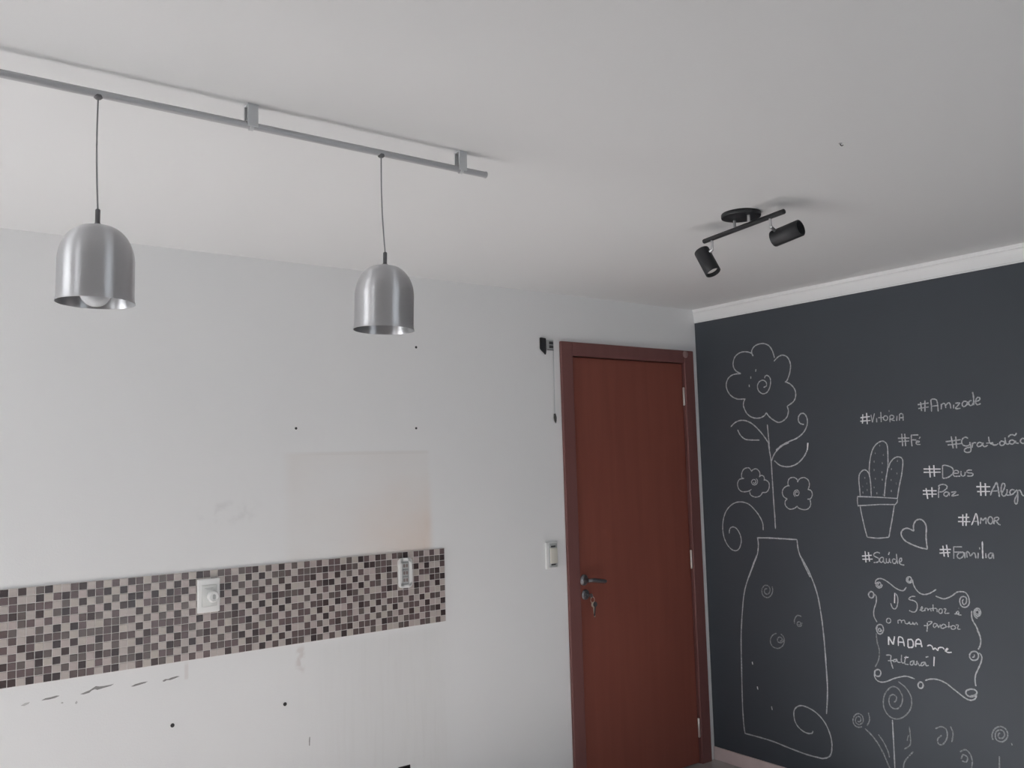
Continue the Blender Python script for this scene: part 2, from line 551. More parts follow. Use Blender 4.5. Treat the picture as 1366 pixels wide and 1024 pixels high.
# key left in the lock with a second key on its ring
kr = empty('key_ring', (-0.866, -0.0105, 0.948))
tag(kr, 'bunch of steel keys hanging from the lock of the wooden door', 'keys')
bm = bmesh.new()
box(bm, -0.0012, 0.0012, -0.022, 0.0, -0.004, 0.004)
bk = lathe(bm, [(0, 0), (0.011, 0), (0.0115, 0.001), (0.011, 0.002), (0, 0.002)], 18)
vs = [v for v in bm.verts][8:]
bmesh.ops.transform(bm, matrix=Matrix.Translation((-0.001, -0.031, -0.001)) @ Matrix.Rotation(PI / 2, 4, 'Y'), verts=vs)
obj('inserted_key', bm, M['handle'], kr)
bm = bmesh.new()
ringp = [(0.004 + 0.012 * math.sin(a), -0.034, -0.020 + 0.014 * math.cos(a)) for a in [2 * PI * k / 20 for k in range(21)]]
tube(bm, ringp, 0.0011, 6, False)
obj('split_ring', bm, M['key'], kr, True)
for dx, tilt, mm, ln in ((0.006, -0.10, M['key'], 0.050), (0.016, 0.12, M['keydark'], 0.056), (0.012, 0.02, M['key'], 0.060)):
    bm = bmesh.new()
    lathe(bm, [(0, 0), (0.0125, 0), (0.013, 0.0008), (0.0125, 0.002), (0, 0.002)], 18)
    bmesh.ops.transform(bm, matrix=Matrix.Rotation(PI / 2, 4, 'X'), verts=bm.verts)
    prism(bm, [(-0.0042, -0.010), (-0.0042, -ln * .9), (-0.001, -ln), (0.002, -ln * .96), (0.0042, -ln * .88), (0.003, -ln * .8), (0.0042, -ln * .72), (0.003, -ln * .64), (0.0042, -ln * .56), (0.0042, -0.010)], -0.002, 0)
    bmesh.ops.transform(bm, matrix=Matrix.Translation((dx, -0.034 - dx * .2, -0.042)) @ Matrix.Rotation(tilt, 4, 'Y'), verts=bm.verts)
    obj('key', bm, mm, kr)

# ------------------------------------------------------------------ mosaic tile band
COLS = """D d . d . d . d . D . D|. d d D . d d . d d d D|D . d d d . . D . d d .|. . d . d . D d D . d D|d D d D . d d . D D d .|D . d . d . d . d . d D|. d . d . D d D . D . D|. D d D d . d . D . d .|d d . d . D . D . d . d|D . D . d d d . D d D d|. D . d D . d . d . . d|d d d . d . d D d D d .|. D . D . d d d . d . d|d . d . d d D d d D d D|. D . D . d . d . . d .|D . D D . d . d . d d .|d d D . D . D . D . D d|. d . d . d . D d d d .|d . D d D . d d . d . D|d d . d . d d . d . d d|d . D d d . d D . D d .|. D d D . D d . D d . d|d . D . d . d d d . d .|. D . d . d . d . D . d|D . d . d . D . d . d .|d . d . d . . d D d . d|. d . d . . d . d . d .|d . D D . d d d . d d .|d d D . d . d . d . d D|. d . D . D D d D d d .|d . d . D . d d . D . d|d D . d . D . D d . D d|D . d d d . d . d D d .|. D . D . D . d . d . D|d . d . d . D d d . D .|. d . d D D . d . d . d|D d D . d . D . d . D .|. d . D d D . d d D . D|d . d . d . d . d . d d|. d d . d . d d d . d d|d d d d . d . d . d d .|. d D . D . d . d . D D|d d . d . d d D . d . d|. D d D d . D . D . D .|d d . D . d . d . d . d|d d D . d d D . d D d .|. D . d D . d . d . d D|d d d . d D . d d d D .|. d . D . d d . . d . d|D . d . D . d D d . d d|d D . d . d . d . d d .|. D . . d . d . D . d d|D d d D d . d D . d . .|d d d . . d d . d . D d|. d D d d D . d . d d .|d . . d . d . d D . d .|d . d . d . d d . d . d|D . d . . d d . d . d d|. . d . . . . d d D d .|d . D . d D d . d . d .|d d . d . d . D . d . d|. d D d . d d . D d d d|d d . d D . . d . d . .|. d . D d D . d . D . d|d D d . D . d . D . D ."""
COLS = [c.split() for c in COLS.split('|')]
PITCH = 0.025613
TX1, TZ1 = -1.6640, 1.2322
NC = len(COLS)
rnd = random.Random(4)
extra = [[rnd.choice('dD..d.') for _ in range(12)] for _ in range(24)]     # the band goes on past the frame
band = empty('mosaic_backsplash', ((TX1 - NC * PITCH / 2), -0.0003, TZ1 - 12 * PITCH))
tag(band, 'long band of small brown and beige mosaic tiles along the white wall', 'tile backsplash')
bx, bz = band.location.x, band.location.z
xl = TX1 - (NC + 24) * PITCH
obj('grout_bed', bbox_bm(xl - bx, TX1 - bx, -0.0050, 0, 0, 12 * PITCH), M['grout'], band)
TM = [mat('tile_beige', (0.47, 0.415, 0.39), 0.28, noise=(40, .05)), mat('tile_rose_beige', (0.46, 0.39, 0.375), 0.28, noise=(40, .05)), mat('tile_sand', (0.475, 0.425, 0.385), 0.28, noise=(40, .05)),
      mat('tile_brown', (0.125, 0.092, 0.090), 0.25, noise=(40, .06)), mat('tile_plum_brown', (0.145, 0.105, 0.105), 0.25, noise=(40, .06)), mat('tile_grey_brown', (0.135, 0.110, 0.103), 0.25, noise=(40, .06)),
      mat('tile_dark_brown', (0.068, 0.047, 0.046), 0.25, noise=(40, .06)), mat('tile_black_brown', (0.055, 0.040, 0.041), 0.25, noise=(40, .06))]


def tile_geo(bm, cx, cz, mi, h):
    a, b = PITCH * 0.455, PITCH * 0.42
    v0 = [bm.verts.new((cx + s * a, -0.0045, cz + t * a)) for s, t in ((-1, -1), (1, -1), (1, 1), (-1, 1))]
    v1 = [bm.verts.new((cx + s * a, -0.0045 - h * .7, cz + t * a)) for s, t in ((-1, -1), (1, -1), (1, 1), (-1, 1))]
    v2 = [bm.verts.new((cx + s * b, -0.0045 - h, cz + t * b)) for s, t in ((-1, -1), (1, -1), (1, 1), (-1, 1))]
    for A, B in ((v0, v1), (v1, v2)):
        for k in range(4):
            bm.faces.new((A[k], A[(k + 1) % 4], B[(k + 1) % 4], B[k])).material_index = mi
    bm.faces.new(v2).material_index = mi


tile_mesh = []
for k, m in enumerate(TM):
    bm = bmesh.new()
    tile_geo(bm, 0, 0, 0, 0.0022)
    bmesh.ops.recalc_face_normals(bm, faces=bm.faces)
    me = bpy.data.meshes.new('tile')
    bm.to_mesh(me); bm.free()
    me.materials.append(m)
    tile_mesh.append(me)
far = bmesh.new()
for k, colm in enumerate(extra[::-1] + COLS):
    ci = k - 24
    for rI, ch in enumerate(colm):
        mi = rnd.choice((0, 0, 1, 2)) if ch == '.' else (rnd.choice((3, 4, 5)) if ch == 'd' else rnd.choice((6, 7)))
        cx = TX1 - (NC - ci - 0.5) * PITCH - bx
        cz = TZ1 - (rI + 0.5) * PITCH - bz
        if 0 <= ci < 25:
            o = bpy.data.objects.new('tile', tile_mesh[mi])
            o.location = (cx, rnd.uniform(-0.0003, 0.0002), cz)
            o.rotation_euler = (rnd.gauss(0, .006), rnd.gauss(0, .008), rnd.gauss(0, .006))
            o.parent = band
            C.objects.link(o)
        else:
            tile_geo(far, cx, cz, mi, 0.0022)
tag(obj('small_tiles', far, TM, band), 'rest of the small mosaic tiles', kind='stuff')

# ------------------------------------------------------------------ wall plates
# outlet with a plug adapter
o1 = empty('wall_outlet', (-2.6725, -0.0067, 1.084))
tag(o1, 'white rectangular wall outlet with a round plug, near the left end of the tiles', 'outlet')
obj('cover_plate', bbox_bm(-0.0405, 0.0405, -0.013, 0, 0, 0.120, 0.005, 3), M['white_pl'], o1, True)
tag(obj('socket_module', bbox_bm(-0.026, 0.028, -0.0160, -0.0125, 0.022, 0.098, 0.0025, 2), M['dull_pl'], o1, True), 'slightly darker centre module')
bm = bmesh.new(); box(bm, -0.016, 0.014, -0.0165, -0.0158, 0.086, 0.0875); box(bm, -0.010, 0.010, -0.0165, -0.0158, 0.082, 0.0835)
obj('embossed_mark', bm, M['grey_pl'], o1)
pg = obj('round_plug', oriented(lathe(bmesh.new(), [(0, 0), (0.021, 0), (0.0215, 0.006), (0.0195, 0.016), (0.0150, 0.0185), (0.0135, 0.0165), (0, 0.0160)], 28), (0.012, -0.0158, 0.056), (0, -1, 0)), M['white_pl'], o1, True)
bm = bmesh.new()
prism(bm, rrect(0.007, 0.017, 0.047, 0.065, 0.0045), -0.0345, -0.0315)
obj('plug_slot', bm, M['grey_pl'], pg)
# bare outlet frame at the right end of the band
o2 = empty('outlet_frame', (-1.862, -0.0067, 1.086))
tag(o2, 'narrow rounded outlet frame with three sockets, near the right end of the tiles', 'outlet')
bm = bmesh.new()
rring(bm, rrect(-0.0325, 0.0325, 0, 0.122, 0.018), rrect(-0.0165, 0.0185, 0.014, 0.108, 0.008), -0.014, -0.001)
bmesh.ops.bevel(bm, geom=[e for e in bm.edges if abs(e.verts[0].co.y + .014) < 1e-5 and abs(e.verts[1].co.y + .014) < 1e-5], offset=0.003, segments=2, affect='EDGES')
tag(obj('rounded_frame', bm, M['white_pl'], o2, True), 'glossy white rounded frame')
obj('back_plate', bbox_bm(-0.018, 0.020, -0.004, 0, 0.012, 0.110), M['grey_pl'], o2)
for k in range(3):
    z0 = 0.0185 + k * 0.0295
    s = obj('socket', bbox_bm(-0.0135, 0.0155, -0.0095, -0.0035, z0, z0 + 0.026, 0.003, 2), M['grey_pl'], o2, True)
    bm = bmesh.new()
    for dx in (-0.006, 0.0065):
        prism(bm, rrect(dx - 0.0042, dx + 0.0042, z0 + 0.006, z0 + 0.020, 0.004), -0.0101, -0.0093)
    obj('socket_slot', bm, M['brown_pl'], s)
# light switch beside the door
o3 = empty('light_switch', (-1.072, 0, 1.090))
tag(o3, 'cream rocker light switch on the white wall left of the door', 'switch')
obj('cover_plate', bbox_bm(-0.0365, 0.0365, -0.009, 0, 0, 0.124, 0.004, 3), M['white_pl'], o3, True)
obj('switch_frame', bbox_bm(-0.022, 0.026, -0.016, -0.0085, 0.008, 0.118, 0.003, 2), M['grey_pl'], o3, True)
tag(obj('rocker', bbox_bm(-0.019, 0.024, -0.0215, -0.015, 0.026, 0.098, 0.003, 2), M['cream_pl'], o3, True), 'cream rocker key')
bm = bmesh.new()
box(bm, -0.012, 0.014, -0.0170, -0.0158, 0.1005, 0.1075); box(bm, -0.012, 0.014, -0.0170, -0.0158, 0.0175, 0.0235)
obj('screw_slot', bm, M['dark_pl'], o3)
# bare wall box low on the wall, its opening dark
o4 = empty('wall_box', ((BX0 + BX1) / 2, 0.045, BZ0))
tag(o4, 'black open wall box low on the white wall, cut by the lower edge', 'wall box')
hw = (BX1 - BX0) / 2 - 0.0006; hh = BZ1 - BZ0
bm = bmesh.new()
box(bm, -hw, hw, 0.0, 0.003, 0.001, hh - .001)
box(bm, -hw, -hw + .002, -0.046, 0, 0.001, hh - .001); box(bm, hw - .002, hw, -0.046, 0, 0.001, hh - .001)
box(bm, -hw, hw, -0.046, 0, 0.001, 0.003); box(bm, -hw, hw, -0.046, 0, hh - .003, hh - .001)
obj('box_shell', bm, M['black'], o4)
bm = bmesh.new()
for k, (x, z) in enumerate(((-0.01, .06), (0.008, .05))):
    tube(bm, [(x, -0.001, z), (x + .004, -0.02, z + .01), (x - .003, -0.038, z - .004)], 0.0018, 6)
obj('wire', bm, M['grey_pl'], o4, True)

# small black bracket with a thin hanging chain next to the door frame
dv = empty('chain_bracket', (-1.0820, 0, 2.116))
tag(dv, 'small black bracket with thin hanging chain beside the top of the door frame', 'bracket')
bm = bmesh.new()
prism(bm, [(-0.021, 0.008), (-0.010, 0.000), (0.003, -0.008), (0.009, -0.020), (0.0125, -0.004), (0.0125, 0.060), (-0.0205, 0.062)], -0.013, -0.001)
bmesh.ops.bevel(bm, geom=bm.edges[:], offset=0.002, segments=2, affect='EDGES')
tag(obj('housing', bm, M['black'], dv), 'black housing')
tag(obj('side_plate', bbox_bm(0.018, 0.062, -0.007, -0.0005, 0.004, 0.054, 0.002, 2), M['grey_pl'], dv), 'grey side plate')
bm = bmesh.new(); box(bm, 0.034, 0.058, -0.0085, -0.0065, 0.032, 0.046); box(bm, 0.034, 0.058, -0.0085, -0.0065, 0.014, 0.028); box(bm, 0.022, 0.060, -0.0085, -0.0065, 0.0045, 0.0075)
obj('dark_slot', bm, M['dark_pl'], dv)
bm = bmesh.new()
for k in range(38):
    z = 0.002 - k * 0.0080
    s = lathe(bm, [(0, -0.0030), (0.0019, -0.0022), (0.0026, 0), (0.0019, 0.0022), (0, 0.0030)], 6, (0.0580 - 0.0001 * k, -0.008, z))
tube(bm, [(0.058, -0.008, 0.006), (0.0545, -0.008, -0.302)], 0.0010, 5)
obj('chain', bm, M['chain'], dv, True)
bm = tube(bmesh.new(), [(0.0530, -0.008, -0.300), (0.0545, -0.008, -0.306), (0.0560, -0.008, -0.318), (0.0575, -0.008, -0.334), (0.0590, -0.008, -0.346)], [0.0045, 0.0060, 0.0075, 0.0060, 0.0015], 10)
tag(obj('chain_tip', bm, M['dark_pl'], dv, True), 'dark pointed tip')

# ------------------------------------------------------------------ screw plugs and chips in the white wall
for x, z, rad, lab in ((-1.782, 2.094, .0055, 'small dark screw plug in the white wall below the right pendant lamp'),
                       (-2.330, 1.745, .0050, 'small dark screw plug, left one of the pair above the stained patch'),
                       (-1.789, 1.746, .0050, 'small dark screw plug, right one of the pair above the stained patch'),
                       (-2.381, 0.709, .0070, 'small black screw plug below the middle of the tile band'),
                       (-2.792, 0.711, .0070, 'small black screw plug below the left outlet')):
    s = empty('screw_plug', (x, 0, z))
    tag(s, lab, 'screw plug', 'screw plugs left in the white wall')
    obj('plug_rim', oriented(lathe(bmesh.new(), [(rad * .62, 0), (rad, 0), (rad, .0010), (rad * .8, .0018), (rad * .62, .0014)], 16, closed=True), (0, 0, 0), (0, -1, 0)), M['hole'], s, True)
    obj('screw_head', oriented(lathe(bmesh.new(), [(0, 0), (rad * .66, 0), (rad * .66, .0006), (rad * .3, .0012), (0, .0008)], 12), (0, 0, 0), (0, -1, 0)), M['dark_pl'], s, True)
hk = empty('ceiling_hook', (-1.6593, -1.9856, H))
tag(hk, 'tiny dark hook in the bare ceiling above the spotlights', 'hook')
obj('hook_plate', oriented(lathe(bmesh.new(), [(0, 0), (0.005, 0), (0.0045, 0.0015), (0, 0.002)], 12), (0, 0, 0), (0, 0, -1)), M['grey_pl'], hk)
obj('hook_wire', tube(bmesh.new(), [(0, 0, -.001), (0, 0, -.005), (.003, -.002, -.007), (.006, -.004, -.005)], 0.0014, 6), M['dark_pl'], hk, True)


def chip(pts, m, y=-0.0007):
    bm = bmesh.new()
    prism(bm, pts, y, -0.00005)
    return obj('paint_chip', bm, m, wall_back)


tag(chip([(-3.203, .868), (-3.192, .873), (-3.176, .8735), (-3.160, .876), (-3.150, .874), (-3.163, .869), (-3.182, .8675)], M['chip']), 'dark chip in the paint under the tiles')
tag(chip([(-3.088, .868), (-3.074, .872), (-3.060, .8755), (-3.050, .881), (-3.041, .886), (-3.030, .883), (-3.016, .882), (-2.996, .8825), (-2.985, .884), (-2.994, .879), (-3.018, .876), (-3.036, .873), (-3.044, .8765), (-3.053, .874), (-3.061, .868), (-3.078, .8655)], M['chip']), 'longest dark chip in the paint under the tiles')
tag(chip([(-2.930, .866), (-2.916, .8715), (-2.895, .874), (-2.876, .874), (-2.884, .870), (-2.903, .867), (-2.921, .8645)], M['chip']), 'dark chip in the paint under the tiles')
tag(chip([(-2.827, .867), (-2.818, .872), (-2.807, .8705), (-2.796, .874), (-2.778, .876), (-2.768, .874), (-2.786, .869), (-2.800, .866), (-2.812, .868), (-2.821, .864)], M['chip']), 'dark chip in the paint under the tiles')
chip([(-3.262, .862), (-3.250, .868), (-3.236, .869), (-3.240, .864), (-3.252, .860)], M['chip_pale'])
chip([(-3.146, .850), (-3.142, .853), (-3.138, .850), (-3.142, .847)], M['chip_pale'])
chip([(-3.104, .842), (-3.099, .849), (-3.096, .843), (-3.100, .838)], M['chip_pale'])
chip([(-2.2860, .538), (-2.2862, .556), (-2.2845, .570), (-2.2815, .570), (-2.2822, .554), (-2.2830, .538)], M['chip'])

# ------------------------------------------------------------------ track with pendants
TY, TZ = -1.394, 2.3535
tr = empty('lamp_track', (-2.95, TY, H))
tag(tr, 'long grey metal tube under the ceiling that carries the pendant lamps', 'light track')
bm = tube(bmesh.new(), [(-4.02 + 2.95, 0, TZ - H), (-2.3885 + 2.95, 0, TZ - H)], 0.0082, 18)
obj('track_tube', bm, M['track'], tr, True)
bm = tube(bmesh.new(), [(-2.3895 + 2.95, 0, TZ - H), (-2.3862 + 2.95, 0, TZ - H)], 0.0088, 18)
obj('end_cap', bm, M['track'], tr, True)
for x in (-3.590, -3.0283, -2.4665):
    bm = bmesh.new()
    lx = x + 2.95
    box(bm, lx - 0.012, lx + 0.012, -0.013, 0.013, -0.0035, -0.0002)
    for s in (-1, 1):
        box(bm, lx - 0.012, lx + 0.012, s * 0.0105 - 0.0018, s * 0.0105 + 0.0018, TZ - H - 0.004, -0.0030)
    box(bm, lx - 0.012, lx + 0.012, -0.0105, 0.0105, TZ - H + 0.0075, TZ - H + 0.0105)
    cp = obj('ceiling_bracket', bm, M['clip'], tr)
    bm = bmesh.new()
    n = 20
    rring(bm, [(0.0112 * math.cos(2 * PI * k / n), 0.0112 * math.sin(2 * PI * k / n)) for k in range(n)], [(0.0082 * math.cos(2 * PI * k / n), 0.0082 * math.sin(2 * PI * k / n)) for k in range(n)], -0.004, 0.004)
    bmesh.ops.transform(bm, matrix=Matrix.Translation((lx, 0, TZ - H)) @ Matrix.Rotation(PI / 2, 4, 'Z'), verts=bm.verts)
    obj('clamp_ring', bm, M['clip'], cp, True)


def dome_profile(rad, h):
    """bell: straight skirt, rounded shoulder, nearly flat crown"""
    out = [(rad + 0.0022, 0.0), (rad + 0.0006, 0.006), (rad, 0.014)]
    hs = h * 0.50
    for k in range(1, 17):
        a = (PI / 2) * k / 16
        out.append((0.012 + (rad - 0.012) * math.cos(a) ** 0.92, hs + (h - hs) * math.sin(a) ** 0.96))
    return out


def pendant(x, ztop, h, tilt, label, bulb, lean):
    rad = 0.0715
    zb = ztop - h
    p = empty('pendant_lamp', (x, TY, zb))
    tag(p, label, 'pendant lamp', 'aluminium pendant lamps on the track')
    out = dome_profile(rad, h)
    inn = [(max(r - 0.0016, 0.006), z - (0.0 if z < h * .5 else 0.0014)) for r, z in out]
    inn[0] = (out[0][0] - 0.0012, 0.0)
    bm = bmesh.new()
    lathe(bm, out + [(0.006, h + 0.0005), (0.006, h - 0.0020)] + inn[::-1], 64, closed=True)
    sh = obj('shade', bm, M['alu'], p, True)
    sh.rotation_euler = tilt
    tag(sh, 'bell-shaped shade of spun aluminium')
    bm = bmesh.new()
    lathe(bm, [(0, h - .001), (0.0085, h - .001), (0.009, h + .003), (0.0055, h + .005), (0.0048, h + .007), (0.0048, h + .032), (0.0038, h + .034), (0.0, h + .034)], 16)
    g = obj('cord_grip', bm, M['grip'], p, True)
    g.rotation_euler = tilt
    bm = bmesh.new()
    top = TZ - 0.0075 - zb
    z0 = h + 0.030
    ox, oy = math.sin(tilt[1]) * z0, -math.sin(tilt[0]) * z0
    pts = []
    for k in range(13):
        t = k / 12
        pts.append((ox * (1 - t) + lean * math.sin(PI * t), oy * (1 - t), z0 + (top - z0) * t))
    tube(bm, pts, 0.0017, 8)
    obj('cord', bm, M['cord'], p, True)
    bm = bmesh.new()
    lathe(bm, [(0, top - .004), (0.005, top - .004), (0.0085, top - .001), (0.0085, top + .004), (0, top + .004)], 14)
    obj('track_fitting', bm, M['grip'], p, True)
    bm = bmesh.new()
    lathe(bm, [(0, h - .004), (0.019, h - .004), (0.020, h - .020), (0.020, h - .055), (0.017, h - .056), (0.0, h - .050)], 20)
    obj('bulb_socket', bm, M['white_pl'], p, True)
    if bulb:
        bm = bmesh.new()
        br, bz = 0.030, 0.0225
        pr = [(0, bz - br)] + [(br * math.sin(a), bz - br * math.cos(a)) for a in [PI * k / 20 for k in range(1, 15)]]
        pr += [(0.016, bz + 0.040), (0.0135, bz + 0.055), (0.0135, h - .052), (0, h - .052)]
        lathe(bm, pr, 28)
        tag(obj('bulb', bm, M['bulb'], p, True), 'round white bulb, unlit')
    return p


pendant(-3.3455, 2.0805, 0.1555, (math.radians(0.4), math.radians(0.6), 0), 'brushed aluminium pendant lamp with a white bulb showing at its rim', True, -0.0025)
pendant(-2.7010, 2.0715, 0.1575, (math.radians(0.8), math.radians(1.6), 0), 'brushed aluminium pendant lamp with no bulb showing, near the end of the track', False, -0.0035)

# ------------------------------------------------------------------ twin spotlight on the ceiling
cx, cy = -1.3473, -1.4080
sp = empty('ceiling_spotlight', (cx, cy, H))
tag(sp, 'black ceiling spotlight with two swivelling heads on a short bar', 'spotlight')
bm = lathe(bmesh.new(), [(0, -0.0002), (0.064, -0.0002), (0.0655, -0.003), (0.0655, -0.012), (0.064, -0.0145), (0.060, -0.0155), (0, -0.0160)], 40)
obj('canopy', bm, M['black'], sp, True)
bd = Vector((-0.192, -0.981, 0)).normalized()
bz = 2.352 - H
A, B = bd * -0.202, bd * 0.202
bm = tube(bmesh.new(), [(A.x, A.y, bz), (B.x, B.y, bz)], 0.0085, 16)
bmesh.ops.bevel(bm, geom=[e for e in bm.edges if len(e.link_faces) == 2 and any(len(f.verts) > 4 for f in e.link_faces)], offset=0.002, segments=2, affect='EDGES')
obj('crossbar', bm, M['black'], sp, True)
for s in (-0.034, 0.036):
    q = bd * s
    obj('canopy_stem', tube(bmesh.new(), [(q.x, q.y, -0.0150), (q.x, q.y, bz + 0.006)], 0.0050, 12), M['chrome'], sp, True)


def head(t, centre, axis, attach, label, rec=0.026):
    q = bd * t
    c = Vector(centre) - Vector((cx, cy, H))
    ax = Vector(axis).normalized()
    at_ = c + ax * attach
    L_, rr = 0.100, 0.0275
    bm = lathe(bmesh.new(), [(0, -L_ / 2), (rr - .004, -L_ / 2), (rr - .001, -L_ / 2 + .0012), (rr, -L_ / 2 + .004), (rr, L_ / 2 - .001), (rr - .0008, L_ / 2), (rr - .003, L_ / 2), (rr - .0035, L_ / 2 - .001), (rr - .004, L_ / 2 - rec + .0005), (0, L_ / 2 - rec)], 36)
    h_ = obj('spot_head', oriented(bm, c, ax), M['black'], sp, True)
    tag(h_, label)
    bm = lathe(bmesh.new(), [(0, L_ / 2 - rec + .0001), (rr - .0045, L_ / 2 - rec + .0001), (rr - .006, L_ / 2 - rec + .005), (rr - .012, L_ / 2 - rec + .0065), (0, L_ / 2 - rec + .007)], 28)
    obj('lamp_face', oriented(bm, c, ax), M['lens'], h_, True)
    # swivel: stem down from the bar, knuckle, short arm onto the barrel
    top = Vector((q.x, q.y, bz - 0.006))
    side = (top - at_); side -= ax * side.dot(ax)
    side.normalize()
    surf = at_ + side * (rr - 0.001)
    kn = Vector((top.x, top.y, surf.z + 0.006)) if surf.z + .006 < top.z - .012 else Vector((top.x, top.y, top.z - .018))
    obj('swivel_stem', tube(bmesh.new(), [top, kn], 0.0048, 12), M['chrome'], h_, True)
    obj('swivel_arm', tube(bmesh.new(), [kn + Vector((0, 0, .001)), surf], 0.0055, 12), M['chrome'], h_, True)


head(-0.157, (-1.3197, -1.2305, 2.2740), (0.0217, -0.4716, -0.8815), -0.022, 'spot head aimed downwards, lamp face visible', 0.018)
head(0.138, (-1.3150, -1.5608, 2.3007), (0.1106, -0.9791, 0.1709), -0.028, 'spot head turned sideways along the bar')

